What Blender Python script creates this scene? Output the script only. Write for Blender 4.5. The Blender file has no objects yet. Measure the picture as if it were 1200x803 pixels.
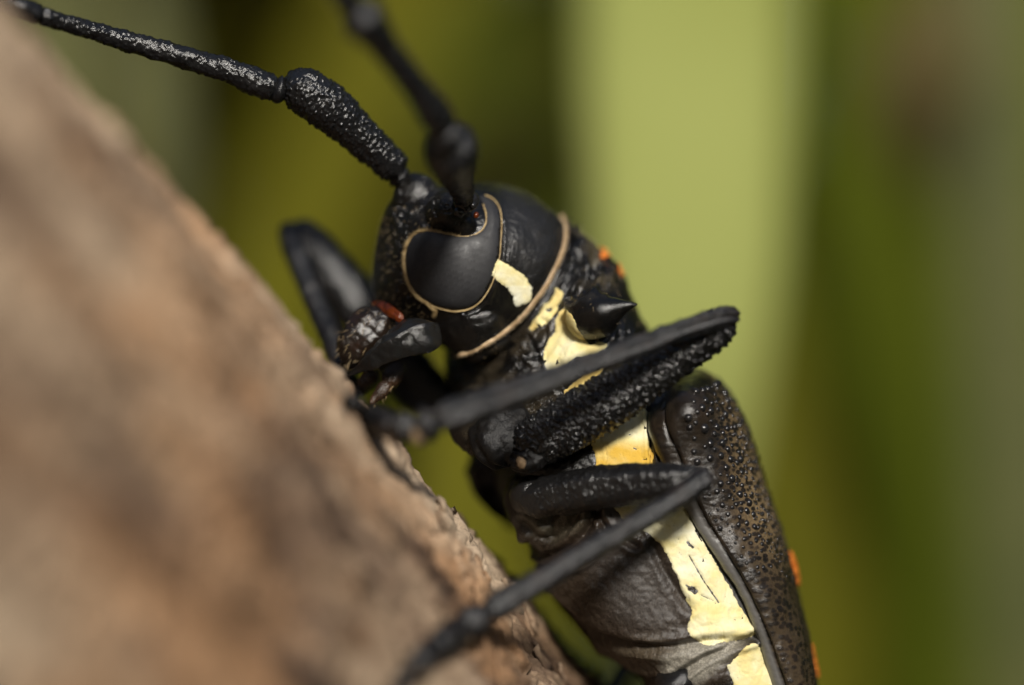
import bpy, bmesh, math, random
import numpy as np
from mathutils import Vector, Matrix
from mathutils.bvhtree import BVHTree

random.seed(7); RNG = np.random.default_rng(7)
scene = bpy.context.scene
COL = scene.collection
# ------------------------------------------------------------------ scale, camera, light
S = 0.0036            # metres in one modelling unit (the beetle's eye is about one unit across, 3.6 mm)
H = 1.2               # height of the beetle above the ground, metres
D0 = 100.0 / 3.0      # camera distance in modelling units

cam = bpy.data.cameras.new('camera'); camo = bpy.data.objects.new('camera', cam); COL.objects.link(camo)
camo.location = (0, -D0 * S, H); camo.rotation_euler = (math.radians(90), 0, 0)
cam.sensor_width = 36; cam.lens = 100; cam.clip_start = 0.005; cam.clip_end = 300
cam.dof.use_dof = True; cam.dof.focus_distance = (D0 - 0.25) * S
APERTURE = 2.45 * S    # diameter of the lens opening
cam.dof.aperture_fstop = 0.1 / APERTURE
scene.camera = camo

SUN_DIR = Vector((0.17, -0.83, 0.50)).normalized()      # from the scene towards the sun
w = bpy.data.worlds.new('World'); scene.world = w; w.use_nodes = True
nt = w.node_tree; bg = nt.nodes['Background']
sky = nt.nodes.new('ShaderNodeTexSky'); sky.sky_type = 'NISHITA'; sky.sun_disc = False
sky.sun_elevation = math.asin(SUN_DIR.z); sky.sun_rotation = math.atan2(SUN_DIR.x, SUN_DIR.y)
sky.dust_density = 2.0
nt.links.new(sky.outputs[0], bg.inputs[0]); bg.inputs[1].default_value = 0.07
sun = bpy.data.lights.new('sun', 'SUN'); suno = bpy.data.objects.new('sun', sun); COL.objects.link(suno)
sun.energy = 4.0; sun.angle = math.radians(10); sun.color = (1, 0.95, 0.87)
suno.rotation_euler = SUN_DIR.to_track_quat('Z', 'Y').to_euler(); suno.location = (0, 0, 4)
scene.view_settings.view_transform = 'Standard'; scene.view_settings.look = 'None'
scene.view_settings.exposure = 0.42; scene.view_settings.gamma = 1
scene.render.engine = 'CYCLES'
scene.cycles.use_denoising = True
scene.cycles.max_bounces = 6; scene.cycles.transparent_max_bounces = 4
scene.cycles.sample_clamp_indirect = 4

# ------------------------------------------------------------------ small maths
def P(px, py, d=0.0):
    k = 1 + d / D0
    return np.array([(px - 600) / 100 * k, d, (401.5 - py) / 100 * k])
def px_of(v):
    k = 1 + v[:, 1] / D0
    return v[:, 0] / k * 100 + 600, 401.5 - v[:, 2] / k * 100
def spline(pts, n, closed=False):
    p = np.asarray(pts, float); m = len(p)
    seg = np.linalg.norm(np.diff(p[:, :min(3, p.shape[1])], axis=0), axis=1) + 1e-9
    t = np.concatenate([[0], np.cumsum(seg)]); t /= t[-1]
    x = np.linspace(0, 1, n)
    i = np.clip(np.searchsorted(t, x, side='right') - 1, 0, m - 2)
    mm = np.zeros_like(p)
    for k in range(m):
        a, b = max(k - 1, 0), min(k + 1, m - 1)
        mm[k] = (p[b] - p[a]) / (t[b] - t[a] + 1e-9)
    h = (t[i + 1] - t[i])[:, None]; u = ((x - t[i]) / (t[i + 1] - t[i] + 1e-12))[:, None]
    return ((2*u**3 - 3*u**2 + 1) * p[i] + (u**3 - 2*u**2 + u) * h * mm[i]
            + (-2*u**3 + 3*u**2) * p[i + 1] + (u**3 - u**2) * h * mm[i + 1])
def _hash(ix, iy, iz, seed):
    h = (ix.astype(np.int64) * 374761393 + iy.astype(np.int64) * 668265263 + iz.astype(np.int64) * 2147483647 + seed * 974634777) & 0xFFFFFFFF
    h = ((h ^ (h >> 13)) * 1274126177) & 0xFFFFFFFF
    h = ((h ^ (h >> 16)) * 2246822519) & 0xFFFFFFFF
    return (h ^ (h >> 15)) / 4294967295.0
def vnoise(p, seed=0):
    f = np.floor(p); r = p - f; i = f.astype(np.int64); u = r*r*r*(r*(r*6-15)+10)
    out = 0
    for dx in (0, 1):
        for dy in (0, 1):
            for dz in (0, 1):
                wgt = (u[:, 0] if dx else 1-u[:, 0]) * (u[:, 1] if dy else 1-u[:, 1]) * (u[:, 2] if dz else 1-u[:, 2])
                out = out + wgt * _hash(i[:, 0]+dx, i[:, 1]+dy, i[:, 2]+dz, seed)
    return out * 2 - 1
def fbm(p, oct=4, seed=0, gain=0.5):
    a, s, out = 1.0, 1.0, 0.0
    for o in range(oct):
        out = out + a * vnoise(p * s + 17.3 * o, seed + o); a *= gain; s *= 2.03
    return out
def ridged(p, oct=3, seed=0):
    a, s, out = 1.0, 1.0, 0.0
    for o in range(oct):
        out = out + a * (1 - 2*np.abs(vnoise(p * s + 9.7 * o, seed + o))); a *= 0.5; s *= 2.1
    return out
def worley(p, seed=0):
    i = np.floor(p).astype(np.int64); best = np.full(len(p), 9.0); sec = np.full(len(p), 9.0)
    for dx in (-1, 0, 1):
        for dy in (-1, 0, 1):
            for dz in (-1, 0, 1):
                c = i + (dx, dy, dz)
                q = np.stack([_hash(c[:, 0], c[:, 1], c[:, 2], seed + k) for k in (1, 2, 3)], 1) + c
                dd = np.linalg.norm(q - p, axis=1)
                sec = np.where(dd < best, best, np.minimum(sec, dd)); best = np.minimum(best, dd)
    return best, sec
def in_poly(x, y, poly):
    poly = np.asarray(poly, float); r = np.zeros(len(x), bool); j = len(poly) - 1
    for i in range(len(poly)):
        xi, yi = poly[i]; xj, yj = poly[j]
        c = ((yi > y) != (yj > y)) & (x < (xj - xi) * (y - yi) / (yj - yi + 1e-12) + xi)
        r ^= c; j = i
    return r
def dist_line(x, y, line, closed=False):
    p = np.asarray(line, float)
    if closed: p = np.vstack([p, p[:1]])
    best = np.full(len(x), 1e9)
    for a, b in zip(p[:-1], p[1:]):
        ab = b - a; L = ab @ ab + 1e-9
        t = np.clip(((x - a[0]) * ab[0] + (y - a[1]) * ab[1]) / L, 0, 1)
        best = np.minimum(best, np.hypot(x - a[0] - t*ab[0], y - a[1] - t*ab[1]))
    return best
def smooth(x, a, b):
    t = np.clip((x - a) / (b - a), 0, 1); return t*t*(3-2*t)
def soft_poly(x, y, poly, blur):
    d = dist_line(x, y, poly, True); s = np.where(in_poly(x, y, poly), d, -d)
    return smooth(s, -blur, blur)
def unit(v): return v / (np.linalg.norm(v, axis=-1, keepdims=True) + 1e-12)

# ------------------------------------------------------------------ mesh building
def grid_faces(nl, nr, closed=True):
    i = np.arange(nl - 1)[:, None]; j = np.arange(nr if closed else nr - 1)[None, :]
    j2 = (j + 1) % nr
    return np.stack([i*nr + j, i*nr + j2, (i+1)*nr + j2, (i+1)*nr + j], -1).reshape(-1, 4)
def mesh_np(name, v, f, smooth_=True):
    me = bpy.data.meshes.new(name)
    v = np.asarray(v, np.float32)
    if isinstance(f, np.ndarray):
        k = f.shape[1]; nf = len(f)
        me.vertices.add(len(v)); me.vertices.foreach_set('co', v.ravel())
        me.loops.add(nf * k); me.loops.foreach_set('vertex_index', f.astype(np.int32).ravel())
        me.polygons.add(nf); me.polygons.foreach_set('loop_start', np.arange(nf, dtype=np.int32) * k)
        me.update(calc_edges=True); me.validate()
    else:
        me.from_pydata(v.tolist(), [], [tuple(int(q) for q in a) for a in f]); me.update()
    if smooth_: me.polygons.foreach_set('use_smooth', np.ones(len(me.polygons), bool))
    return me
def link(name, me, mat, parent=None, **props):
    o = bpy.data.objects.new(name, me); COL.objects.link(o)
    for m in (mat if isinstance(mat, (list, tuple)) else [mat]):
        me.materials.append(m)
    if parent is not None: o.parent = parent
    for k, v in props.items(): o[k] = v
    return o
def coords(me):
    v = np.empty(len(me.vertices) * 3, np.float32); me.vertices.foreach_get('co', v); return v.reshape(-1, 3).astype(float)
def normals(me):
    v = np.empty(len(me.vertices) * 3, np.float32); me.vertex_normals.foreach_get('vector', v); return v.reshape(-1, 3).astype(float)
def set_attr(me, name, arr):
    arr = np.asarray(arr, np.float32)
    if arr.ndim == 1:
        a = me.attributes.new(name, 'FLOAT', 'POINT'); a.data.foreach_set('value', arr)
    elif arr.shape[1] == 3 and name == 'bark':
        a = me.attributes.new(name, 'FLOAT_VECTOR', 'POINT'); a.data.foreach_set('vector', arr.ravel())
    else:
        if arr.shape[1] == 3: arr = np.hstack([arr, np.ones((len(arr), 1), np.float32)])
        a = me.attributes.new(name, 'FLOAT_COLOR', 'POINT'); a.data.foreach_set('color', arr.ravel())
def vnorm(v, f):
    n = np.zeros_like(v); a = v[f[:, 1]] - v[f[:, 0]]; b = v[f[:, 2]] - v[f[:, 0]]
    fn = np.cross(a, b)
    for k in range(f.shape[1]): np.add.at(n, f[:, k], fn)
    return unit(n)
class Buf:
    def __init__(s): s.v = []; s.f = []; s.n = 0
    def add(s, v, f):
        s.v.append(np.asarray(v, float)); s.f.append(np.asarray(f) + s.n); s.n += len(v)
    def mesh(s, name, sm=True): return mesh_np(name, np.vstack(s.v), np.vstack(s.f), sm)
def tube(stations, nl, nr, flat=1.0, hint=(0, -1, 0), round_a=True, round_b=True, expo=2.0):
    """stations: (x, y, z, r). Returns verts, quad faces; ends are rounded off."""
    st = spline(stations, nl)
    c, r = st[:, :3], np.abs(st[:, 3])
    L = np.concatenate([[0], np.cumsum(np.linalg.norm(np.diff(c, axis=0), axis=1))])
    if round_a: q = np.clip(1 - L / (r[0] * 0.95 + 1e-6), 0, 1); r = r * np.sqrt(np.clip(1 - q*q, 0.0004, 1))
    if round_b: q = np.clip(1 - (L[-1] - L) / (r[-1] * 0.95 + 1e-6), 0, 1); r = r * np.sqrt(np.clip(1 - q*q, 0.0004, 1))
    t = unit(np.gradient(c, axis=0)); hh = np.tile(np.array(hint, float), (nl, 1))
    b = unit(np.cross(t, hh)); nn = np.cross(b, t)
    th = np.linspace(0, 2*np.pi, nr, endpoint=False)
    cs, sn = np.cos(th), np.sin(th)
    if expo != 2.0:
        cs = np.sign(cs) * np.abs(cs)**(2/expo); sn = np.sign(sn) * np.abs(sn)**(2/expo)
    v = c[:, None] + r[:, None, None] * (cs[None, :, None] * b[:, None] + flat * sn[None, :, None] * nn[:, None])
    return v.reshape(-1, 3), grid_faces(nl, nr)[:, ::-1]
def chain(pts, n_dense=0):
    return [tuple(P(a, b, d)) + (r,) for a, b, d, r in pts]
def loft(stations, nl, nr, cap=True):
    """stations: top pixel, bottom pixel, depth, half depth, yaw (deg), exponent"""
    rows = []
    for (tx, ty), (bx, by), d, b, psi, ex in stations:
        T, B = P(tx, ty, d), P(bx, by, d); rows.append(np.concatenate([(T + B)/2, (T - B)/2, [b, math.radians(psi), ex]]))
    st = spline(rows, nl); c, u = st[:, :3], st[:, 3:6]; b, psi, ex = st[:, 6], st[:, 7], st[:, 8]
    uh = unit(u); perp = np.stack([uh[:, 2], 0*b, -uh[:, 0]], 1)
    v = np.sin(psi)[:, None] * perp + np.cos(psi)[:, None] * np.array([0, -1, 0])
    th = np.linspace(0, 2*np.pi, nr, endpoint=False); cs, sn = np.cos(th)[None], np.sin(th)[None]
    e = (2/ex)[:, None]
    cs = np.sign(cs) * np.abs(cs)**e; sn = np.sign(sn) * np.abs(sn)**e
    pts = c[:, None] + cs[..., None] * u[:, None] + (b[:, None] * sn)[..., None] * v[:, None]
    vv = pts.reshape(-1, 3); ff = grid_faces(nl, nr).tolist()
    if cap:
        a = len(vv); vv = np.vstack([vv, c[0], c[-1]])
        ff += [[j, a, (j+1) % nr, (j+1) % nr] for j in range(nr)] + [[(nl-1)*nr + (j+1) % nr, a+1, (nl-1)*nr + j, (nl-1)*nr + j] for j in range(nr)]
    return vv, [q if q[2] != q[3] else q[:3] for q in ff]

# ------------------------------------------------------------------ materials
def mat(name):
    m = bpy.data.materials.new(name); m.use_nodes = True
    n = m.node_tree.nodes; return m, n, m.node_tree.links, n['Principled BSDF']
def nd(n, t, **kw):
    x = n.new('ShaderNode' + t)
    for k, v in kw.items():
        if k in x.inputs.keys(): x.inputs[k].default_value = v
        else: setattr(x, k, v)
    return x
def ramp(n, stops):
    r = n.new('ShaderNodeValToRGB'); e = r.color_ramp.elements
    while len(e) < len(stops): e.new(0.5)
    for x, (p, c) in zip(e, stops): x.position = p; x.color = (*c, 1) if len(c) == 3 else c
    return r
def mix(n, l, fac, a, b, mode='MIX'):
    x = n.new('ShaderNodeMix'); x.data_type = 'RGBA'; x.blend_type = mode
    for sock, val in ((x.inputs[0], fac), (x.inputs[6], a), (x.inputs[7], b)):
        if hasattr(val, 'is_output'): l.new(val, sock)
        else: sock.default_value = val if not isinstance(val, tuple) or len(val) == 4 else (*val, 1)
    return x.outputs[2]
def chitin(name, col=(0.011, 0.010, 0.010), rough=0.3, dust=(0.07, 0.06, 0.045), dust_amt=0.35, bump=0.5, gran=0.0, gscale=24, attr=False, fine=60):
    m, n, l, b = mat(name)
    tc = nd(n, 'TexCoord'); base = None
    n1 = nd(n, 'TexNoise', Scale=5.0, Detail=6.0, Roughness=0.65); l.new(tc.outputs['Object'], n1.inputs['Vector'])
    n2 = nd(n, 'TexNoise', Scale=float(fine), Detail=4.0, Roughness=0.7); l.new(tc.outputs['Object'], n2.inputs['Vector'])
    r1 = ramp(n, [(0.50, (0, 0, 0)), (0.78, (1, 1, 1))]); l.new(n1.outputs[0], r1.inputs[0])
    r2 = ramp(n, [(0.42, (0.05,)*3), (0.68, (1, 1, 1))]); l.new(n2.outputs[0], r2.inputs[0])
    mm = nd(n, 'Math', operation='MULTIPLY'); l.new(r1.outputs[0], mm.inputs[0]); l.new(r2.outputs[0], mm.inputs[1])
    m2 = nd(n, 'Math', operation='MULTIPLY'); l.new(mm.outputs[0], m2.inputs[0]); m2.inputs[1].default_value = dust_amt
    if attr:
        at = nd(n, 'Attribute', attribute_name='col'); ra = nd(n, 'Attribute', attribute_name='rough')
        base = at.outputs['Color']
        v = mix(n, l, 0.6, base, r2.outputs[0], 'MULTIPLY')
        l.new(mix(n, l, m2.outputs[0], v, dust), b.inputs['Base Color'])
        ad = nd(n, 'Math', operation='MULTIPLY_ADD'); l.new(n2.outputs[0], ad.inputs[0]); ad.inputs[1].default_value = 0.25; l.new(ra.outputs['Fac'], ad.inputs[2])
        l.new(ad.outputs[0], b.inputs['Roughness'])
    else:
        l.new(mix(n, l, m2.outputs[0], col, dust), b.inputs['Base Color'])
        mr = nd(n, 'MapRange'); l.new(n1.outputs[0], mr.inputs[0]); mr.inputs[1].default_value = 0.3; mr.inputs[2].default_value = 0.7
        mr.inputs[3].default_value = rough * 0.75; mr.inputs[4].default_value = rough * 1.35
        l.new(mr.outputs[0], b.inputs['Roughness'])
    bp = nd(n, 'Bump', Strength=bump, Distance=0.02 * S); l.new(n2.outputs[0], bp.inputs['Height'])
    if gran:
        vo = nd(n, 'TexVoronoi', Scale=float(gscale), Randomness=0.9); l.new(tc.outputs['Object'], vo.inputs['Vector'])
        bq = nd(n, 'Bump', Strength=gran, Distance=0.05 * S); bq.invert = True
        l.new(vo.outputs['Distance'], bq.inputs['Height']); l.new(bp.outputs[0], bq.inputs['Normal']); bp = bq
    l.new(bp.outputs[0], b.inputs['Normal'])
    b.inputs['Specular IOR Level'].default_value = 0.5
    return m
def plain(name, c1, c2, rough=0.6, scale=8.0, bump=0.3, dist=0.02, spec=0.4, sheen=0.0):
    m, n, l, b = mat(name); tc = nd(n, 'TexCoord')
    n1 = nd(n, 'TexNoise', Scale=scale, Detail=6.0, Roughness=0.6); l.new(tc.outputs['Object'], n1.inputs['Vector'])
    r = ramp(n, [(0.32, c1), (0.68, c2)]); l.new(n1.outputs[0], r.inputs[0]); l.new(r.outputs[0], b.inputs['Base Color'])
    b.inputs['Roughness'].default_value = rough; b.inputs['Specular IOR Level'].default_value = spec
    n2 = nd(n, 'TexNoise', Scale=scale*6, Detail=4.0); l.new(tc.outputs['Object'], n2.inputs['Vector'])
    bp = nd(n, 'Bump', Strength=bump, Distance=dist * S); l.new(n2.outputs[0], bp.inputs['Height']); l.new(bp.outputs[0], b.inputs['Normal'])
    if sheen: b.inputs['Sheen Weight'].default_value = sheen
    return m
def leafmat(name, c1, c2, scale, transl=0.25, rough=0.45):
    m, n, l, b = mat(name); tc = nd(n, 'TexCoord')
    n1 = nd(n, 'TexNoise', Scale=scale, Detail=5.0); l.new(tc.outputs['Object'], n1.inputs['Vector'])
    r = ramp(n, [(0.3, c1), (0.7, c2)]); l.new(n1.outputs[0], r.inputs[0]); l.new(r.outputs[0], b.inputs['Base Color'])
    b.inputs['Roughness'].default_value = max(rough, 0.6); b.inputs['Specular IOR Level'].default_value = 0.06
    tr = nd(n, 'BsdfTranslucent'); l.new(r.outputs[0], tr.inputs['Color'])
    ms = nd(n, 'MixShader'); ms.inputs[0].default_value = transl
    l.new(b.outputs[0], ms.inputs[1]); l.new(tr.outputs[0], ms.inputs[2])
    l.new(ms.outputs[0], n['Material Output'].inputs['Surface'])
    return m

M_body = chitin('body_chitin', attr=True, bump=0.35, dust_amt=0.30, fine=45)
M_coxa = chitin('coxa_chitin', col=(0.006, 0.0056, 0.0056), rough=0.42, bump=0.8, dust_amt=0.35, fine=18)
M_coxa.node_tree.nodes['Principled BSDF'].inputs['Specular IOR Level'].default_value = 0.22
M_femur = chitin('femur_chitin', col=(0.006, 0.0058, 0.006), rough=0.17, bump=0.25, dust_amt=0.12, gran=0.55, gscale=21)
M_scape = chitin('scape_chitin', col=(0.007, 0.007, 0.0075), rough=0.18, bump=0.3, dust_amt=0.15, gran=0.25, gscale=20)
M_leg = chitin('leg_chitin', col=(0.007, 0.0068, 0.007), rough=0.21, bump=0.35, dust_amt=0.15)
M_tibia = chitin('tibia_chitin', col=(0.009, 0.009, 0.010), rough=0.30, dust=(0.10, 0.06, 0.04), dust_amt=0.5, bump=0.5)
M_ant = chitin('antenna_chitin', col=(0.008, 0.008, 0.009), rough=0.24, dust_amt=0.2, bump=0.4)
M_mand = chitin('mandible_chitin', col=(0.008, 0.008, 0.008), rough=0.15, bump=0.5, dust_amt=0.2, fine=30)
M_elytra = None
M_gran = chitin('granule_chitin', rough=0.16, dust_amt=0.0, bump=0.05)
M_eye = chitin('eye_facets', col=(0.017, 0.017, 0.019), rough=0.55, dust_amt=0.08, bump=0.05)
M_rim = plain('golden_pubescence', (0.26, 0.17, 0.07), (0.55, 0.41, 0.20), 0.7, 14)
M_collar = plain('tan_fringe', (0.42, 0.28, 0.14), (0.72, 0.56, 0.36), 0.7, 10)
M_hair = plain('golden_hair', (0.28, 0.18, 0.08), (0.55, 0.42, 0.24), 0.5, 4, 0)
M_orange = plain('orange_spot', (0.50, 0.10, 0.01), (0.65, 0.22, 0.03), 0.55, 9)
M_amber = plain('amber_membrane', (0.035, 0.005, 0.0015), (0.17, 0.034, 0.005), 0.2, 7, 0.3, 0.02, 0.5)
M_pad = plain('tarsal_pad', (0.10, 0.065, 0.035), (0.20, 0.135, 0.075), 0.8, 10)
def white_mat():
    m, n, l, b = mat('cream_pubescence'); tc = nd(n, 'TexCoord')
    at = nd(n, 'Attribute', attribute_name='yel')
    n1 = nd(n, 'TexNoise', Scale=3.5, Detail=5.0); l.new(tc.outputs['Object'], n1.inputs['Vector'])
    ad = nd(n, 'Math', operation='MULTIPLY_ADD'); l.new(n1.outputs[0], ad.inputs[0]); ad.inputs[1].default_value = 0.9; l.new(at.outputs['Fac'], ad.inputs[2])
    r = ramp(n, [(0.30, (0.70, 0.69, 0.55)), (0.62, (0.66, 0.58, 0.28)), (1.0, (0.56, 0.35, 0.05))]); l.new(ad.outputs[0], r.inputs[0])
    n2 = nd(n, 'TexNoise', Scale=28.0, Detail=5.0, Roughness=0.7); l.new(tc.outputs['Object'], n2.inputs['Vector'])
    r2 = ramp(n, [(0.24, (0.12, 0.10, 0.06)), (0.36, (1, 1, 1))]); l.new(n2.outputs[0], r2.inputs[0])
    l.new(mix(n, l, 0.9, r.outputs[0], r2.outputs[0], 'MULTIPLY'), b.inputs['Base Color'])
    b.inputs['Roughness'].default_value = 0.75; b.inputs['Specular IOR Level'].default_value = 0.2
    bp = nd(n, 'Bump', Strength=0.5, Distance=0.02 * S); l.new(n2.outputs[0], bp.inputs['Height']); l.new(bp.outputs[0], b.inputs['Normal'])
    return m
M_white = white_mat()
def elytra_mat():
    m, n, l, b = mat('elytron_surface'); tc = nd(n, 'TexCoord')
    at = nd(n, 'Attribute', attribute_name='pub')
    mp = nd(n, 'Mapping'); mp.inputs['Rotation'].default_value = (0, math.radians(-25), 0); mp.inputs['Scale'].default_value = (10, 8, 17)
    l.new(tc.outputs['Object'], mp.inputs['Vector'])
    v = nd(n, 'TexVoronoi', Scale=1.0, Randomness=1.0); l.new(mp.outputs[0], v.inputs['Vector'])
    r = ramp(n, [(0.38, (0, 0, 0)), (0.62, (1, 1, 1))]); l.new(v.outputs['Distance'], r.inputs[0])
    n1 = nd(n, 'TexNoise', Scale=70.0, Detail=4.0, Roughness=0.7); l.new(tc.outputs['Object'], n1.inputs['Vector'])
    mm = nd(n, 'Math', operation='MULTIPLY'); l.new(r.outputs[0], mm.inputs[0]); l.new(at.outputs['Fac'], mm.inputs[1])
    tan = ramp(n, [(0.3, (0.06, 0.038, 0.017)), (0.66, (0.30, 0.21, 0.11))]); l.new(n1.outputs[0], tan.inputs[0])
    n3 = nd(n, 'TexNoise', Scale=3.0, Detail=5.0); l.new(tc.outputs['Object'], n3.inputs['Vector'])
    dark = ramp(n, [(0.35, (0.007, 0.0058, 0.005)), (0.72, (0.022, 0.015, 0.010))]); l.new(n3.outputs[0], dark.inputs[0])
    ep = nd(n, 'Attribute', attribute_name='epi'); c0 = mix(n, l, mm.outputs[0], dark.outputs[0], tan.outputs[0])
    l.new(mix(n, l, ep.outputs['Fac'], c0, (0.12, 0.115, 0.11)), b.inputs['Base Color'])
    b.inputs['Roughness'].default_value = 0.25
    bp = nd(n, 'Bump', Strength=0.25, Distance=0.02 * S); bp.invert = True; l.new(v.outputs['Distance'], bp.inputs['Height'])
    b2 = nd(n, 'Bump', Strength=0.4, Distance=0.012 * S); l.new(n1.outputs[0], b2.inputs['Height']); l.new(bp.outputs[0], b2.inputs['Normal'])
    l.new(b2.outputs[0], b.inputs['Normal'])
    return m
M_elytra = elytra_mat()
def bark_mat():
    m, n, l, b = mat('bark'); at = nd(n, 'Attribute', attribute_name='bark')
    def mapped(sx, sy, sz):
        x = nd(n, 'Mapping'); x.inputs['Scale'].default_value = (sx, sy, sz); l.new(at.outputs['Vector'], x.inputs['Vector']); return x.outputs[0]
    n1 = nd(n, 'TexNoise', Scale=1.0, Detail=7.0, Roughness=0.62); l.new(mapped(0.17, 0.72, 0.72), n1.inputs['Vector'])
    n2 = nd(n, 'TexNoise', Scale=1.0, Detail=5.0, Roughness=0.6); l.new(mapped(0.2, 0.5, 0.5), n2.inputs['Vector'])
    n3 = nd(n, 'TexNoise', Scale=1.0, Detail=6.0, Roughness=0.7); l.new(mapped(4, 9, 6), n3.inputs['Vector'])
    base = ramp(n, [(0.40, (0.04, 0.025, 0.018)), (0.465, (0.15, 0.10, 0.066)), (0.53, (0.30, 0.218, 0.145)), (0.61, (0.44, 0.345, 0.245))]); l.new(n1.outputs[0], base.inputs[0])
    warm = ramp(n, [(0.50, (0, 0, 0)), (0.64, (1, 1, 1))]); l.new(n2.outputs[0], warm.inputs[0])
    mw = nd(n, 'Math', operation='MULTIPLY'); l.new(warm.outputs[0], mw.inputs[0]); mw.inputs[1].default_value = 0.65
    c = mix(n, l, mw.outputs[0], base.outputs[0], (0.40, 0.23, 0.115))
    fine = ramp(n, [(0.3, (0.45, 0.42, 0.40)), (0.62, (1.05, 1.02, 1.0))]); l.new(n3.outputs[0], fine.inputs[0])
    l.new(mix(n, l, 0.85, c, fine.outputs[0], 'MULTIPLY'), b.inputs['Base Color'])
    b.inputs['Roughness'].default_value = 0.8; b.inputs['Specular IOR Level'].default_value = 0.3
    bp = nd(n, 'Bump', Strength=0.6, Distance=0.06 * S); l.new(n3.outputs[0], bp.inputs['Height']); l.new(bp.outputs[0], b.inputs['Normal'])
    return m
M_bark = bark_mat()

# ------------------------------------------------------------------ ground
def ground():
    n = 60; xs = np.sign(np.linspace(-1, 1, n)) * np.abs(np.linspace(-1, 1, n))**3 * 120
    X, Y = np.meshgrid(xs, xs); v = np.stack([X.ravel(), Y.ravel(), 0*X.ravel()], 1)
    v[:, 2] = -0.03 + 0.03 * fbm(v * 1.3, 3, 5)
    m, nn, l, b = mat('garden_soil'); tc = nd(nn, 'TexCoord')
    a = nd(nn, 'TexNoise', Scale=4.0, Detail=8.0); l.new(tc.outputs['Object'], a.inputs['Vector'])
    r = ramp(nn, [(0.35, (0.05, 0.035, 0.02)), (0.6, (0.07, 0.085, 0.025))]); l.new(a.outputs[0], r.inputs[0]); l.new(r.outputs[0], b.inputs['Base Color'])
    b.inputs['Roughness'].default_value = 0.95
    link('ground', mesh_np('ground', v, grid_faces(n, n, False)), m, kind='structure')
ground()

# ------------------------------------------------------------------ plants behind (metres)
def W(px, py, d):                # a modelling point to world metres
    return Vector(P(px, py, d) * S) + Vector((0, 0, H))
L_pale = leafmat('pale_leaf', (0.255, 0.28, 0.07), (0.31, 0.335, 0.105), 20, 0.3, 0.5)
L_green = leafmat('green_leaf', (0.05, 0.068, 0.004), (0.09, 0.11, 0.007), 14, 0.25)
L_olive = leafmat('olive_leaf', (0.085, 0.082, 0.006), (0.14, 0.13, 0.010), 14, 0.25)
L_dry = leafmat('dry_leaf', (0.07, 0.055, 0.02), (0.12, 0.085, 0.035), 14, 0.15, 0.7)
L_dark = leafmat('dark_leaf', (0.035, 0.048, 0.003), (0.065, 0.078, 0.005), 10, 0.15)
L_brown = leafmat('brown_leaf', (0.055, 0.042, 0.006), (0.09, 0.066, 0.010), 10, 0.15)
L_lime = leafmat('lime_leaf', (0.085, 0.10, 0.006), (0.13, 0.145, 0.010), 14, 0.3)
M_stem = plain('plant_stem', (0.05, 0.06, 0.015), (0.10, 0.10, 0.03), 0.6, 60)

def blade_mesh(path, widths, facing, fold=0.15, n=40, m=9):
    """leaf blade along a 3D path (world metres), with a keeled midrib and rolled edges"""
    st = spline([tuple(p) + (wd,) for p, wd in zip(path, widths)], n)
    c, wd = st[:, :3], st[:, 3]; t = unit(np.gradient(c, axis=0))
    side = unit(np.cross(t, np.tile(np.array(facing, float), (n, 1)))); nn = unit(np.cross(side, t))
    q = np.linspace(-1, 1, m)
    v = c[:, None] + 0.5 * wd[:, None, None] * (q[None, :, None] * side[:, None] + (fold * np.abs(q) ** 1.5)[None, :, None] * nn[:, None])
    v = v.reshape(-1, 3); v += 0.04 * wd.repeat(m)[:, None] * np.stack([fbm(v*60, 2, s) for s in (1, 2, 3)], 1) * (np.abs(np.tile(q, n))[:, None])
    f = grid_faces(n, m, False); k = len(v)
    back = v + nn.repeat(m, 0) * 0.0006
    edge = []
    for i in range(n - 1):
        edge += [[i*m, (i+1)*m, k+(i+1)*m, k+i*m], [i*m+m-1, k+i*m+m-1, k+(i+1)*m+m-1, (i+1)*m+m-1]]
    return np.vstack([v, back]), np.vstack([f[:, ::-1], f + k, np.array(edge)])
def stem_mesh(path, r0, r1, n=40, nr=12):
    pts = [tuple(p) + (r0 + (r1 - r0) * i / (len(path) - 1),) for i, p in enumerate(path)]
    return tube(pts, n, nr, hint=(1, 0.03, 0.02), round_a=False, round_b=True)
def root_at(name, loc, label, cat, group=None):
    o = bpy.data.objects.new(name, None); COL.objects.link(o); o.location = loc; o.empty_display_size = 0.05
    o['label'] = label; o['category'] = cat
    if group: o['group'] = group
    return o
def child(name, me, m, parent, **kw):          # a part whose mesh is in world coordinates
    o = link(name, me, m, parent, **kw); o.location = -parent.location; return o

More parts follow.
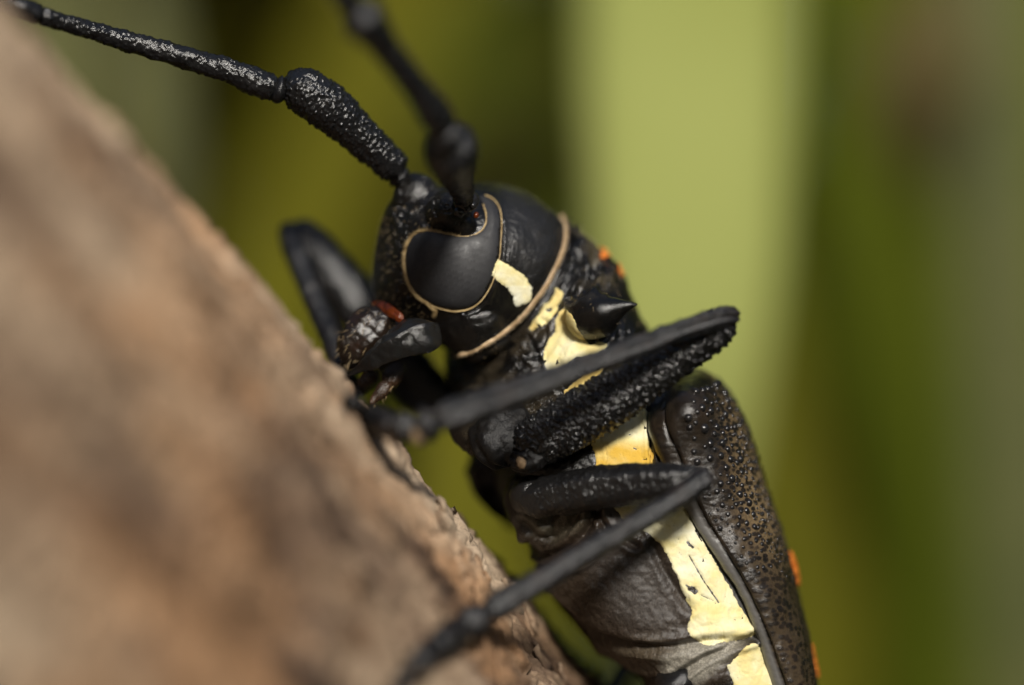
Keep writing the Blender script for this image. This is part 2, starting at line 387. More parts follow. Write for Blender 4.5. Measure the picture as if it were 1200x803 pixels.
def hanging_leaf_plant(px_base, d_base, top, leaves, label, name, cat, m, group=None):
    """a cane from the ground with strap leaves; leaves: lists of (px, py, d, width in picture units)"""
    b = W(px_base, 0, d_base); base = Vector((b.x, b.y, -0.02))
    r = root_at(name, base, label, cat, group)
    t = W(*top)
    mid = base.lerp(t, 0.5) + Vector((0.02, 0.015, 0))
    v, f = stem_mesh([base, mid, t], 0.006, 0.0035); child('stem', mesh_np('stem', v, f), M_stem, r)
    for lf in leaves:
        path = [t] + [W(a, bb, c) for a, bb, c, _ in lf]
        wd = [0.004] + [q * S * (1 + c / D0) for _, _, c, q in lf]
        v, f = blade_mesh(path, wd, (0.15, -1, 0.1)); child('leaf', mesh_np('leaf', v, f), m, r)
    return r
def upright_leaf_clump(px, d, blades, label, name, cat, m, group=None):
    b = W(px, 0, d); base = Vector((b.x, b.y, -0.02)); r = root_at(name, base, label, cat, group)
    for lf in blades:
        path = [base + Vector((random.uniform(-.01, .01), random.uniform(-.01, .01), 0))] + [W(a, bb, c) for a, bb, c, _ in lf]
        wd = [lf[0][3] * S * 0.7] + [q * S * (1 + c / D0) for _, _, c, q in lf]
        v, f = blade_mesh(path, wd, (0.1, -1, 0.0)); child('leaf', mesh_np('leaf', v, f), m, r)
    return r

hanging_leaf_plant(1500, 60, (1080, -900, 40),
    [[(900, -620, 38, 1.6), (806, -250, 28, 2.6), (804, 20, 22, 2.6), (802, 220, 19.4, 2.4), (802, 420, 18.2, 2.0), (806, 600, 18.6, 1.35), (812, 760, 20, 0.25)]],
    'broad pale green strap leaf hanging down behind the beetle', 'strap_leaf_plant', 'plant', L_pale)
upright_leaf_clump(1000, 80, [[(1000, 700, 76, 1.6), (1005, 300, 74, 1.6), (1010, -100, 72, 1.3), (1000, -500, 70, 0.1)],
    [(1110, 760, 56, 1.0), (1090, 480, 55, 1.5), (1040, 250, 54, 1.1), (980, 0, 54, 0.1)]],
    'dark green upright strap leaves beside the pale hanging leaf', 'strap_leaf_clump', 'plant', L_green)
upright_leaf_clump(1230, 66, [[(1165, 760, 62, 0.9), (1195, 400, 60, 1.3), (1225, 0, 58, 1.3), (1250, -400, 58, 0.1)]],
    'yellow green upright strap leaf beyond the brown curled leaf', 'strap_leaf_clump', 'plant', L_lime)
upright_leaf_clump(430, 70, [[(270, 640, 66, 1.5), (330, 350, 65, 1.7), (430, 80, 64, 1.6), (560, -250, 64, 0.1)],
    [(570, 900, 22, 2.0), (565, 650, 21, 2.1), (540, 480, 21, 1.5), (520, 260, 22, 0.1)]],
    'olive strap leaves rising behind the head of the beetle', 'strap_leaf_clump', 'plant', L_olive)
upright_leaf_clump(930, 70, [[(930, 900, 30, 1.7), (925, 640, 29, 1.7), (905, 430, 29, 1.2), (890, 240, 29, 0.1)]],
    'olive strap leaf behind the wing cases of the beetle', 'strap_leaf_clump', 'plant', L_olive)
hanging_leaf_plant(1450, 75, (1150, -500, 40), [[(1100, -60, 36, 0.3), (1084, 30, 34, 0.9), (1078, 100, 33, 1.35), (1080, 165, 34, 1.0), (1085, 215, 35, 0.1)]],
    'brown dried curled leaf hanging on a thin cane', 'dry_leaf_cane', 'plant', L_dry)
hanging_leaf_plant(-250, 60, (60, -420, 30), [[(150, -100, 34, 0.3), (172, 40, 32, 0.6), (180, 140, 31, 0.75), (190, 220, 31, 0.5), (200, 300, 31, 0.1)]],
    'greyish green leaf hanging between the antenna and the trunk', 'small_leaf_cane', 'plant', leafmat('grey_leaf', (0.07, 0.075, 0.03), (0.11, 0.11, 0.05), 14, 0.2, 0.6))

def shrub(x, y, h, rad, mats, label, nleaf, size, seed):
    rr = random.Random(seed); base = Vector((x, y, -0.03)); r = root_at('shrub', base, label, 'shrub', 'shrubs behind the beetle')
    sb = Buf()
    for k in range(7):
        a = rr.uniform(0, 6.28); e = Vector((x + math.cos(a)*rad*0.6, y + math.sin(a)*rad*0.6, h * rr.uniform(0.6, 0.95)))
        v, f = stem_mesh([base, base.lerp(e, 0.45) + Vector((0, 0, 0.1)), e], 0.012, 0.003, 14, 7); sb.add(v, f)
    child('stem', sb.mesh('stem'), M_stem, r)
    V = []; F = []; n = 0
    cl = [(rr.uniform(-1, 1), rr.uniform(-1, 1), rr.random()) for _ in range(60)]
    mi = []
    for k in range(nleaf):
        cx, cy, cz = cl[rr.randrange(60)]
        p = base + Vector((cx * rad + rr.gauss(0, 0.09), cy * rad * 0.8 + rr.gauss(0, 0.09), h * (0.03 + 0.95 * cz) + rr.gauss(0, 0.09)))
        if p.z < 0.01: p.z = rr.uniform(0.02, 0.3)
        d = Vector((rr.gauss(0, 1), rr.gauss(0, 1), rr.gauss(-0.3, 0.6))).normalized(); s = d.cross(Vector((rr.gauss(0, 1), rr.gauss(0, 1), rr.gauss(0, 1)))).normalized()
        up = d.cross(s); L = size * rr.uniform(0.6, 1.3); wd = L * rr.uniform(0.22, 0.36)
        V += [p, p + d*L*0.45 + s*wd - up*L*0.05, p + d*L*0.5 + up*L*0.06, p + d*L*0.45 - s*wd - up*L*0.05, p + d*L]
        F += [(n, n+1, n+2), (n, n+2, n+3), (n+1, n+4, n+2), (n+2, n+4, n+3)]; n += 5
        mi += [rr.choices(range(len(mats)), weights=[3, 2, 1][:len(mats)])[0]] * 4
    me = bpy.data.meshes.new('foliage'); me.from_pydata([tuple(v) for v in V], [], F); me.update()
    o = link('foliage', me, mats, r); o.location = -base
    me.polygons.foreach_set('material_index', np.array(mi, np.int32))
SHRUBS = [(-0.42, 0.75, 1.9, 0.34, [L_brown, L_olive, L_dark], 'brownish olive shrub with fading leaves behind the trunk'),
          (0.10, 0.95, 2.0, 0.36, [L_dark, L_brown, L_olive], 'dark green and brown shrub behind the pale hanging leaf'),
          (0.62, 0.78, 1.9, 0.36, [L_dark, L_green, L_brown], 'dark green shrub behind the brown dried leaf'),
          (-0.95, 1.2, 2.3, 0.45, [L_green, L_olive, L_brown], 'mid green shrub standing beyond the brownish olive one'),
          (1.2, 1.25, 2.3, 0.45, [L_green, L_dark, L_olive], 'green shrub beyond the dark green one'),
          (0.3, 1.8, 2.7, 0.6, [L_dark, L_green, L_brown], 'tall dark shrub at the back of the planting'),
          (-0.6, 1.9, 2.7, 0.6, [L_dark, L_brown, L_green], 'tall brownish shrub at the back of the planting')]
for i, a in enumerate(SHRUBS): shrub(*a, 4200, 0.075, 30 + i)

def added_hedge():
    """unseen foliage behind the camera, added to give the shell dark reflections"""
    rr = random.Random(77); r = root_at('added_hedge', Vector((0, -2.6, -0.03)), 'loose dark green foliage, unseen, added for dark reflections on the beetle', 'added_hedge')
    V = []; F = []; n = 0
    for k in range(16000):
        a = rr.uniform(-2.2, 2.2) - math.pi/2; rad = 2.5 + rr.gauss(0, 0.18); z = 2.5 * rr.random() ** 0.9 + 0.15 * math.sin(a*5)
        p = Vector((math.cos(a)*rad, math.sin(a)*rad, max(0.03, z)))
        d = Vector((rr.gauss(0, 1), rr.gauss(0, 1), rr.gauss(-0.3, 0.6))).normalized(); s_ = d.cross(Vector((rr.gauss(0, 1), rr.gauss(0, 1), rr.gauss(0, 1)))).normalized()
        L = 0.13 * rr.uniform(0.7, 1.3); wd = L*0.3; up = d.cross(s_)
        V += [p, p + d*L*0.45 + s_*wd - up*L*0.05, p + d*L*0.5 + up*L*0.06, p + d*L*0.45 - s_*wd - up*L*0.05, p + d*L]
        F += [(n, n+1, n+2), (n, n+2, n+3), (n+1, n+4, n+2), (n+2, n+4, n+3)]; n += 5
    me = bpy.data.meshes.new('foliage'); me.from_pydata([tuple(v) for v in V], [], F); me.update(); child('foliage', me, L_dark, r)
    for k in range(9):
        a = -math.pi/2 + (k - 4) * 0.5; b0 = Vector((math.cos(a)*2.5, math.sin(a)*2.5, -0.03))
        v, f = stem_mesh([b0, b0 + Vector((0.03, 0.02, 1.0)), b0 + Vector((-0.02, 0.05, 2.2))], 0.02, 0.006, 14, 8); child('stem', mesh_np('stem', v, f), M_stem, r)
added_hedge()  # out of view, added so the beetle's shell reflects something dark

# ------------------------------------------------------------------ trunk
R_T = 6.6
A_DIR = unit(np.array([-0.605 * 0.74, -0.673, 0.796 * 0.74]))
N_DIR = unit(np.array([0.796, 0, 0.605])); N_DIR = unit(N_DIR - A_DIR * (N_DIR @ A_DIR))
A0 = P(514, 602, 0.2) - R_T * N_DIR
B_DIR = np.cross(A_DIR, N_DIR)
if B_DIR[1] > 0: B_DIR = -B_DIR           # towards the camera
def trunk():
    GZ = -(H + 0.03) / S
    s = np.concatenate([np.linspace(-12, 12, 560)])
    c = A0 + s[:, None] * A_DIR; rad = np.full(len(s), R_T) - 0.02 * s
    lo0, up0 = c[0], c[-1]
    low = spline([lo0 - 0.01*A_DIR, lo0 - 9*A_DIR, lo0 - 22*A_DIR - [0, 0, 10], [lo0[0]+24, lo0[1]+22, lo0[2]-120], [lo0[0]+28, lo0[1]+26, GZ]], 70)[1:]
    upp = spline([up0 + 0.01*A_DIR, up0 + 9*A_DIR, up0 + 24*A_DIR + [0, 0, 8], [up0[0]-32, up0[1]-20, up0[2]+90], [up0[0]-30, up0[1]-14, up0[2]+300]], 60)[1:]
    lr = np.linspace(R_T + 0.25, 10.5, 69); ur = np.linspace(R_T - 0.24, 1.2, 59)
    C = np.vstack([low[::-1], c, upp]); Rr = np.concatenate([lr[::-1], rad, ur])
    ss = np.concatenate([[0], np.cumsum(np.linalg.norm(np.diff(C, axis=0), axis=1))]); ss = ss - ss[69]
    t = unit(np.gradient(C, axis=0)); nn = unit(N_DIR - t * (t @ N_DIR)[:, None]); bb = np.cross(t, nn)
    if bb[300] @ B_DIR < 0: bb = -bb
    # angle samples: denser round the edge the beetle sits on
    u = np.linspace(-1, 1, 520, endpoint=False); th = np.pi * (0.30*u + 0.70*np.abs(u)**1.8*np.sign(u)) + 0.30
    n = len(th); ST, TH = np.meshgrid(ss, th, indexing='ij'); arc = TH * R_T
    q = np.stack([ST.ravel(), arc.ravel(), 0*arc.ravel()], 1)
    # cylinder-shaped noise coordinates so that the bark closes round the trunk
    cyl = np.stack([ST.ravel(), np.cos(TH.ravel())*R_T, np.sin(TH.ravel())*R_T], 1)
    warp = np.stack([fbm(cyl*0.5, 3, 90), fbm(cyl*0.5, 3, 95), fbm(cyl*0.5, 3, 99)], 1)
    big = fbm(cyl * (0.12, 0.42, 0.42), 3, 11) * 0.16
    rd = ridged(cyl * (0.17, 1.0, 1.0) + warp*0.35, 4, 21)
    fiss = smooth(-rd, -0.25, 0.9)
    f1, f2 = worley(cyl * (0.8, 1.7, 1.7) + warp*0.5, 31)
    plate = smooth(f2 - f1, 0.0, 0.22)
    f3, f4 = worley(cyl * (2.6, 4.5, 4.5) + warp*1.2, 41)
    flake = smooth(f4 - f3, 0.0, 0.3) * smooth(vnoise(cyl*(0.8, 1.2, 1.2), 77), -0.3, 0.4)
    fine = fbm(cyl * (4, 9, 9) + warp, 5, 51, 0.6) * 0.028
    disp = big*1.0 - 0.24*fiss + 0.05*plate + 0.075*flake + fine*1.7 - 0.05
    rr = Rr[:, None] * np.ones((1, n)) + disp.reshape(len(C), n) * (Rr[:, None] / R_T)
    v = C[:, None] + rr[..., None] * (np.cos(TH)[..., None] * nn[:, None] + np.sin(TH)[..., None] * bb[:, None])
    v = v.reshape(-1, 3); base = C[0] * S + np.array([0, 0, H])
    vm = v * S + np.array([0, 0, H]) - base
    f = grid_faces(len(C), n)
    fn = np.cross(vm[f[5000, 1]] - vm[f[5000, 0]], vm[f[5000, 3]] - vm[f[5000, 0]])
    if fn @ (vm[f[5000, 0]] - (C[5000 // n] * S + np.array([0, 0, H]) - base)) < 0: f = f[:, ::-1]
    me = mesh_np('trunk', vm, f); set_attr(me, 'bark', np.stack([cyl[:, 0], cyl[:, 1], cyl[:, 2]], 1))
    r = root_at('tree', Vector(base), 'leaning slender tree trunk with fissured brown bark that the beetle clings to', 'tree')
    tr = link('trunk', me, M_bark, r)
    # loose flakes of bark that have lifted from the trunk
    g = np.random.default_rng(4); V = []; F = []; A = []; k = 0; VV = v.reshape(len(C), n, 3)
    for _ in range(300):
        i = int(g.integers(110, 560)); j = int(g.integers(int(n*0.40), int(n*0.62))); p = VV[i, j]; ax = t[i]
        nr_ = unit(p - C[i]); sd_ = np.cross(nr_, ax); L = g.uniform(0.08, 0.30); wd = L * g.uniform(0.3, 0.6); yaw = g.normal(0, 0.35); lift = g.uniform(0.10, 0.5) * L
        a1 = ax*math.cos(yaw) + sd_*math.sin(yaw); s1 = np.cross(nr_, a1)
        for layer in (0, -1):
            for a in np.linspace(-1, 1, 5):
                for b in np.linspace(-1, 1, 4):
                    h = lift * (0.5 + 0.5*a)**2 - 0.25*wd*b*b + 0.02 + g.normal(0, 0.010) + layer*(0.03 + 0.02*g.random())
                    q = p + a1*L*a*(1 + 0.12*g.normal()) + s1*wd*b*(1 - 0.35*a*a)*(1 + 0.15*g.normal()) + nr_*h
                    V.append(q * S + np.array([0, 0, H]) - base); A.append(cyl.reshape(len(C), n, 3)[i, j] + [a*L, b*wd, h])
        for a in range(4):
            for b in range(3):
                o = k + a*4 + b; F += [[o, o+1, o+5, o+4], [o+24, o+25, o+21, o+20]]
        ring = [0, 1, 2, 3, 7, 11, 15, 19, 18, 17, 16, 12, 8, 4]
        F += [[k+ring[q], k+20+ring[q], k+20+ring[(q+1) % 14], k+ring[(q+1) % 14]] for q in range(14)]
        k += 40
    m2 = mesh_np('bark_flakes', np.array(V), np.array(F)); set_attr(m2, 'bark', np.array(A)); link('bark_flakes', m2, M_bark, r, kind='stuff')
    return BVHTree.FromPolygons(v.tolist(), f.tolist())
BVH_TRUNK = trunk()

# ------------------------------------------------------------------ beetle
ORG = P(640, 600, 1.4)
beetle = root_at('longhorn_beetle', Vector(ORG * S) + Vector((0, 0, H)), 'black longhorn beetle with cream patches clinging to the bark', 'beetle')
beetle.scale = (S, S, S)
def part(name, me, m, parent=None, **kw):
    o = link(name, me, m, parent or beetle, **kw)
    if parent is None: o.location = -Vector(ORG)
    return o
def group_part(name, parent=None):
    o = bpy.data.objects.new(name, None); COL.objects.link(o); o.parent = parent or beetle
    if parent is None: o.location = -Vector(ORG)
    return o

YAW = 28
HEAD = [((668, 268), (556, 432), 1.45, 0.95, YAW, 2.0), ((645, 247), (537, 414), 1.30, 1.10, YAW, 2.0), ((612, 222), (517, 407), 1.18, 1.16, YAW, 2.1),
        ((570, 214), (500, 394), 1.02, 1.14, YAW, 2.2), ((524, 216), (478, 380), 0.86, 1.03, YAW, 2.3), ((486, 222), (459, 366), 0.72, 0.80, YAW, 2.3),
        ((466, 232), (452, 354), 0.62, 0.50, YAW, 2.3), ((457, 250), (449, 338), 0.58, 0.25, YAW, 2.0)]
PRON = [((640, 250), (545, 410), 1.45, 0.8, YAW, 2.0), ((662, 256), (531, 430), 1.40, 1.14, 24, 2.0), ((686, 276), (530, 454), 1.40, 1.30, 20, 2.1), ((716, 308), (540, 484), 1.40, 1.52, 15, 2.2),
        ((741, 350), (556, 514), 1.40, 1.60, 10, 2.2), ((757, 392), (574, 540), 1.40, 1.52, 6, 2.2), ((770, 424), (590, 552), 1.40, 1.42, 4, 2.2), ((772, 450), (620, 555), 1.4, 1.0, 2, 2.1)]
THOR = [((768, 425), (575, 535), 1.40, 1.25, 0, 2.2), ((800, 450), (582, 575), 1.40, 1.55, 0, 2.5), ((835, 505), (612, 622), 1.40, 1.72, 0, 2.6), ((862, 565), (626, 664), 1.40, 1.80, 0, 2.6),
        ((890, 640), (660, 716), 1.40, 1.84, 0, 2.6), ((918, 715), (706, 760), 1.40, 1.84, 0, 2.6), ((940, 800), (760, 806), 1.40, 1.78, 0, 2.5), ((958, 900), (800, 880), 1.40, 1.60, 0, 2.4),
        ((972, 1000), (870, 975), 1.4, 1.2, 0, 2.2), ((978, 1070), (930, 1060), 1.4, 0.6, 0, 2.0)]
def build_body():
    bm = bmesh.new()
    def put(v, f):
        vs = [bm.verts.new(p) for p in v]
        for q in f:
            try: bm.faces.new([vs[i] for i in q])
            except ValueError: pass
    put(*loft(HEAD, 60, 64)); put(*loft(PRON, 60, 72)); put(*loft(THOR, 70, 72))
    # antennal sockets, cheek knob, side spine, breast between the legs
    for pts in ([(512, 250, 0.35, 0.30), (530, 248, 0.04, 0.24), (543, 247, -0.14, 0.19)], [(518, 262, 0.35, 0.24), (543, 263, 0.06, 0.15), (557, 259, 0.02, 0.12)],
                [(506, 258, 0.80, 0.46), (490, 236, 0.70, 0.34), (476, 217, 0.62, 0.26), (469, 209, 0.58, 0.22)],
                [(600, 362, 0.62, 0.46), (560, 374, 0.56, 0.46), (536, 378, 0.46, 0.42), (514, 384, 0.32, 0.24)],
                [(560, 470, 0.6, 0.5), (572, 500, 0.3, 0.45), (585, 530, 0.3, 0.4)],
                [(615, 560, 0.7, 0.4), (634, 600, 0.3, 0.36), (645, 640, 0.4, 0.3)],
                [(605, 535, 1.5, 0.42), (582, 560, 1.75, 0.36), (590, 582, 1.75, 0.26), (612, 600, 1.6, 0.22)]):
        v, f = tube(chain(pts), 20, 24); put(v, f.tolist())
    v, f = tube(chain([(686, 368, 0.2, 0.34), (694, 369, -0.08, 0.30), (707, 367, -0.26, 0.235), (722, 362, -0.36, 0.14), (735, 358.5, -0.43, 0.065), (748, 356.5, -0.48, 0.010)]), 40, 28, round_b=False); put(v, f.tolist())
    bmesh.ops.holes_fill(bm, edges=bm.edges[:], sides=0)
    bmesh.ops.recalc_face_normals(bm, faces=bm.faces[:])
    me = bpy.data.meshes.new('tmp'); bm.to_mesh(me); bm.free()
    o = bpy.data.objects.new('tmp', me); COL.objects.link(o)
    md = o.modifiers.new('r', 'REMESH'); md.mode = 'VOXEL'; md.voxel_size = 0.0175
    sm = o.modifiers.new('s', 'SMOOTH'); sm.iterations = 6; sm.factor = 0.5
    dg = bpy.context.evaluated_depsgraph_get(); out = bpy.data.meshes.new_from_object(o.evaluated_get(dg))
    bpy.data.objects.remove(o); out.name = 'body'
    return out
body_me = build_body()

EYE = [(486, 275), (479, 287), (476, 302), (478, 322), (485, 339), (498, 351), (513, 358), (530, 361.5), (547, 360), (561, 351), (570, 337), (577, 320), (582, 302), (584, 280), (585, 258), (583, 245), (577, 236), (568, 231), (561, 230), (566, 240), (569, 252), (569, 262), (564, 271), (553, 276), (537, 277), (520, 274), (503, 271)]
eye_s = spline(EYE + EYE[:1], 110)
GROOVES = [  # polyline in body side view, depth, width (pixels)
    ([(652, 248), (664, 264), (667, 285), (660, 308), (645, 338), (624, 366), (600, 388), (572, 406), (545, 418)], 0.05, 2.6),
    ([(668, 262), (680, 285), (678, 312), (664, 345), (640, 375), (612, 398), (575, 420), (548, 430)], 0.035, 3.0),
    ([(690, 285), (696, 310), (688, 338), (668, 352)], 0.04, 4.0), ([(700, 292), (709, 318), (706, 340)], 0.045, 3.2), ([(676, 300), (684, 325), (676, 345)], 0.035, 2.6),
    ([(622, 398), (630, 425), (632, 450)], 0.05, 3.5), ([(640, 378), (636, 402), (622, 420)], 0.04, 3.0),
    ([(755, 455), (760, 490), (764, 548)], 0.05, 2.4), ([(790, 455), (786, 490), (790, 545)], 0.05, 4.0),
    ([(618, 640), (640, 650), (668, 640), (690, 615), (700, 590)], 0.07, 5.0), ([(612, 615), (632, 632), (655, 628), (675, 605)], 0.06, 6.0), ([(700, 600), (712, 622), (745, 640)], 0.05, 4.0),
    ([(618, 658), (650, 668), (690, 655), (715, 625)], 0.05, 3.0),
    ([(765, 640), (785, 680), (808, 712)], 0.04, 5.0), ([(640, 700), (700, 745), (770, 760), (830, 752), (880, 748)], 0.07, 5.0), ([(700, 770), (770, 800), (830, 770), (885, 745)], 0.06, 4.0),
    ([(588, 262), (586, 300), (578, 330), (565, 356), (545, 366)], 0.02, 2.0)]
def finish_body(me):
    v = coords(me); n = normals(me); x, y = px_of(v); near = smooth(-(v[:, 1] - 1.2), -0.2, 0.4)
    pron = smooth(dist_line(x, y, [(648, 246), (663, 275), (650, 320), (620, 365), (585, 395), (540, 416)]), 4, 14) * soft_poly(x, y, [(655, 240), (668, 275), (650, 325), (620, 368), (585, 398), (535, 420), (545, 560), (775, 470), (780, 420), (760, 330), (700, 250)], 6)
    q = np.stack([x*0.0052 - y*0.0 + 0, v[:, 1], y*0], 1)
    s = (x - 640) * 0.0075 + (y - 330) * 0.0066; tt = (x - 640) * 0.0066 - (y - 330) * 0.0075
    wc = np.stack([s * 7.0 + 0.8 * vnoise(v * 2.5, 4), tt * 1.6, v[:, 1] * 1.4], 1)
    wr = ridged(wc, 3, 61)
    spine = smooth(dist_line(x, y, [(690, 368), (748, 357)]), 12, 34)
    calm = 1 - 0.75 * soft_poly(x, y, [(655, 355), (690, 375), (715, 400), (690, 440), (630, 445), (635, 400)], 6) * near
    d = pron * spine * calm * (0.030 * wr + 0.012 * ridged(np.stack([s*5, tt*6, v[:, 1]*5], 1), 2, 66))
    eye = soft_poly(x, y, EYE, 6) * near
    ventral = soft_poly(x, y, [(605, 590), (760, 560), (800, 620), (900, 780), (760, 830), (600, 680)], 12)
    d += ventral * (0.02 * fbm(v * (3, 3, 3), 3, 71) + 0.008 * fbm(v * 14, 3, 72))
    head = 1 - np.clip(pron + ventral, 0, 1)
    d += head * (1 - eye) * (0.010 * fbm(v * 4.0, 3, 81) + 0.0025 * fbm(v * 22, 2, 82))
    face = soft_poly(x, y, [(440, 195), (505, 205), (545, 262), (500, 275), (474, 300), (480, 340), (500, 370), (440, 365), (430, 300)], 8)
    f1, _ = worley(v * 11, 5); d += face * near * -0.018 * smooth(0.38 - f1, 0, 0.2)
    for line, dep, wd in GROOVES:
        dl = dist_line(x, y, spline(np.array(line, float), 30)); wob = 1 + 0.4 * vnoise(v * 6, 3)
        d -= near * dep * np.exp(-(dl / (wd * wob))**2); d += near * dep * 0.45 * np.exp(-((dl - 2.1*wd) / (wd * wob))**2)
    v2 = v + n * d[:, None]
    me.vertices.foreach_set('co', v2.astype(np.float32).ravel()); me.update()
    c = np.tile(np.array([0.007, 0.0066, 0.0062]), (len(v), 1)); r = np.full(len(v), 0.01)
    def paint(wgt, col, rough):
        nonlocal c, r
        c = c * (1 - wgt[:, None]) + np.array(col) * wgt[:, None]; r = r * (1 - wgt) + rough * wgt
    vx = soft_poly(x, y, [(588, 215), (640, 235), (655, 260), (650, 300), (620, 330), (590, 300), (588, 250)], 12); paint(vx, (0.024, 0.0235, 0.024), 0.20)  # head vertex: satin grey, with its sky sheen painted in as paler colour
    paint(face * 0.8, (0.009, 0.008, 0.007), 0.05)
    mot = smooth(fbm(wc * (0.6, 2, 2), 3, 62), -0.15, 0.5); dors = soft_poly(x, y, [(660, 250), (690, 300), (690, 350), (740, 370), (745, 420), (800, 440), (790, 380), (720, 270)], 14)
    paint(pron * spine * dors * mot * 0.95, (0.12, 0.098, 0.06), 0.32); paint(pron * spine * (1 - dors) * mot * 0.5, (0.075, 0.058, 0.035), 0.25)
    paint(ventral * (0.55 + 0.45*smooth(fbm(v*2.2, 3, 73), -0.4, 0.4)), (0.046, 0.031, 0.020), 0.26)
    paint(soft_poly(x, y, [(690, 660), (760, 650), (805, 720), (770, 745), (720, 720)], 26) * 0.8, (0.085, 0.074, 0.066), 0.5)
    paint(soft_poly(x, y, [(615, 605), (690, 598), (680, 620), (650, 635), (620, 625)], 8) * 0.6, (0.12, 0.105, 0.07), 0.4)
    paint(soft_poly(x, y, [(762, 452), (792, 452), (790, 545), (766, 545)], 5) * 0.7, (0.045, 0.034, 0.026), 0.28)
    paint(soft_poly(x, y, [(770, 775), (800, 755), (850, 745), (882, 744), (850, 775), (820, 800), (790, 806)], 8) * 0.8, (0.42, 0.39, 0.32), 0.5); paint(soft_poly(x, y, [(690, 762), (770, 745), (790, 765), (740, 795)], 12) * 0.5, (0.14, 0.11, 0.07), 0.4)
    paint(soft_poly(x, y, [(806, 600), (828, 600), (860, 655), (890, 710), (925, 800), (950, 860), (925, 860), (905, 790), (880, 742), (845, 672)], 4) * 0.9, (0.11, 0.105, 0.10), 0.4)
    set_attr(me, 'col', c); set_attr(me, 'rough', np.clip(r, 0.05, 1))
    return v2
bv = finish_body(body_me)
body = part('body', body_me, M_body)
poly = np.empty(len(body_me.loops), np.int32); body_me.loops.foreach_get('vertex_index', poly)
polys = [list(p.vertices) for p in body_me.polygons]
BVH = BVHTree.FromPolygons(bv.tolist(), polys)
CAMP = Vector((0, -D0, 0))
def hit(px, py, bvh=None, fallback=0.0):
    t = Vector(P(px, py, 0)); loc, nor, _, _ = (bvh or BVH).ray_cast(CAMP, (t - CAMP).normalized())
    if loc is None: return np.array(P(px, py, fallback)), np.array([0, -1, 0.0]), False
    nor = np.array(nor); nor = -nor if nor[1] > 0.3 else nor
    return np.array(loc), nor, True

def decal(name, poly, m, off=0.010, step=1.1, yellow=None, wear=0.35, seed=1, bvh=None, parent=None, rough_edge=2.2, label=None, cuts=()):
    poly = spline(np.array(list(poly) + [poly[0]], float), len(poly) * 8)
    x0, y0 = poly.min(0) - 3; x1, y1 = poly.max(0) + 3
    xs = np.arange(x0, x1, step); ys = np.arange(y0, y1, step); X, Y = np.meshgrid(xs, ys); x, y = X.ravel(), Y.ravel()
    d = dist_line(x, y, poly, True); sd = np.where(in_poly(x, y, poly), d, -d)
    q = np.stack([x*0.09, y*0.09, 0*x], 1); sd = sd + 0.55 * rough_edge * fbm(q, 2, seed) + 0.9 * vnoise(q * 5, seed + 5)
    crack = np.abs(fbm(np.stack([x*0.05, y*0.035, 0*x], 1), 3, seed + 40)); hole = fbm(np.stack([x*0.16, y*0.16, 0*x], 1), 2, seed + 60)
    sd = np.minimum(sd, 8 * (crack - 0.012 * wear) + 0.9 - 0.6*wear*smooth(hole, 0.2, 0.9)*3)
    for ln_, w_ in cuts: sd = np.minimum(sd, dist_line(x, y, ln_) - w_ * (1 + 0.5*fbm(np.stack([x*0.3, y*0.3, 0*x], 1), 2, 3)))
    keep = sd > 0; idx = -np.ones(len(x), int); V = []; yv = []
    nx = len(xs)
    for k in np.nonzero((sd > -1.6))[0]:
        loc, nor, ok = hit(x[k], y[k], bvh)
        if not ok: continue
        h = off * min(1.0, max(-0.6, sd[k] / 2.0)); idx[k] = len(V); V.append(loc + nor * h)
        yv.append(0 if yellow is None else yellow(x[k], y[k]))
    F = []
    for k in range(len(x) - nx):
        if (k + 1) % nx == 0: continue
        a = (k, k+1, k+nx+1, k+nx)
        if all(idx[i] >= 0 for i in a) and any(keep[i] for i in a): F.append([idx[i] for i in a])
    F = np.array(F); V = np.array(V)
    used = np.unique(F); rem = -np.ones(len(V), int); rem[used] = np.arange(len(used))
    me = mesh_np(name, V[used], rem[F]); set_attr(me, 'yel', np.array(yv, float)[used])
    o = part(name, me, m, parent)
    if label: o['label'] = label
    return o
decal('cream_patch', [(583, 303), (577, 321), (586, 332), (595, 339), (602, 347), (605, 359), (615, 357), (622, 351), (624, 339), (618, 328), (610, 320), (599, 313), (590, 308)], M_white, yellow=lambda a, b: 0.0 if b > 335 else 0.12, wear=0.5, seed=3, label='cream patch behind the eye')
decal('cream_patch', [(652, 338), (644, 352), (634, 362), (624, 378), (622, 386), (636, 382), (648, 372), (655, 360), (658, 346)], M_white, yellow=lambda a, b: 0.28, wear=1.5, seed=9, rough_edge=4.5)
decal('cream_patch', [(660, 362), (652, 374), (650, 390), (640, 405), (637, 420), (642, 434), (650, 437), (662, 428), (674, 420), (688, 417), (704, 411), (712, 403), (702, 400), (691, 404), (681, 392), (672, 372)], M_white, yellow=lambda a, b: 0.12 + 0.35*max(0, (385-b)/30), wear=0.8, seed=14, label='pale yellow patch below the spine')
decal('cream_patch', [(672, 448), (690, 436), (706, 430), (704, 446), (690, 458), (674, 464), (660, 462)], M_white, yellow=lambda a, b: 0.4, wear=0.6, seed=18)
decal('cream_patch', [(692, 508), (706, 490), (726, 474), (755, 458), (757, 480), (761, 515), (764, 556), (730, 560), (700, 556), (697, 535)], M_white, yellow=lambda a, b: 0.05 + 0.45*float(smooth(np.array(b), 510, 530)), wear=0.7, seed=21, label='yellow patch between the front and middle legs')
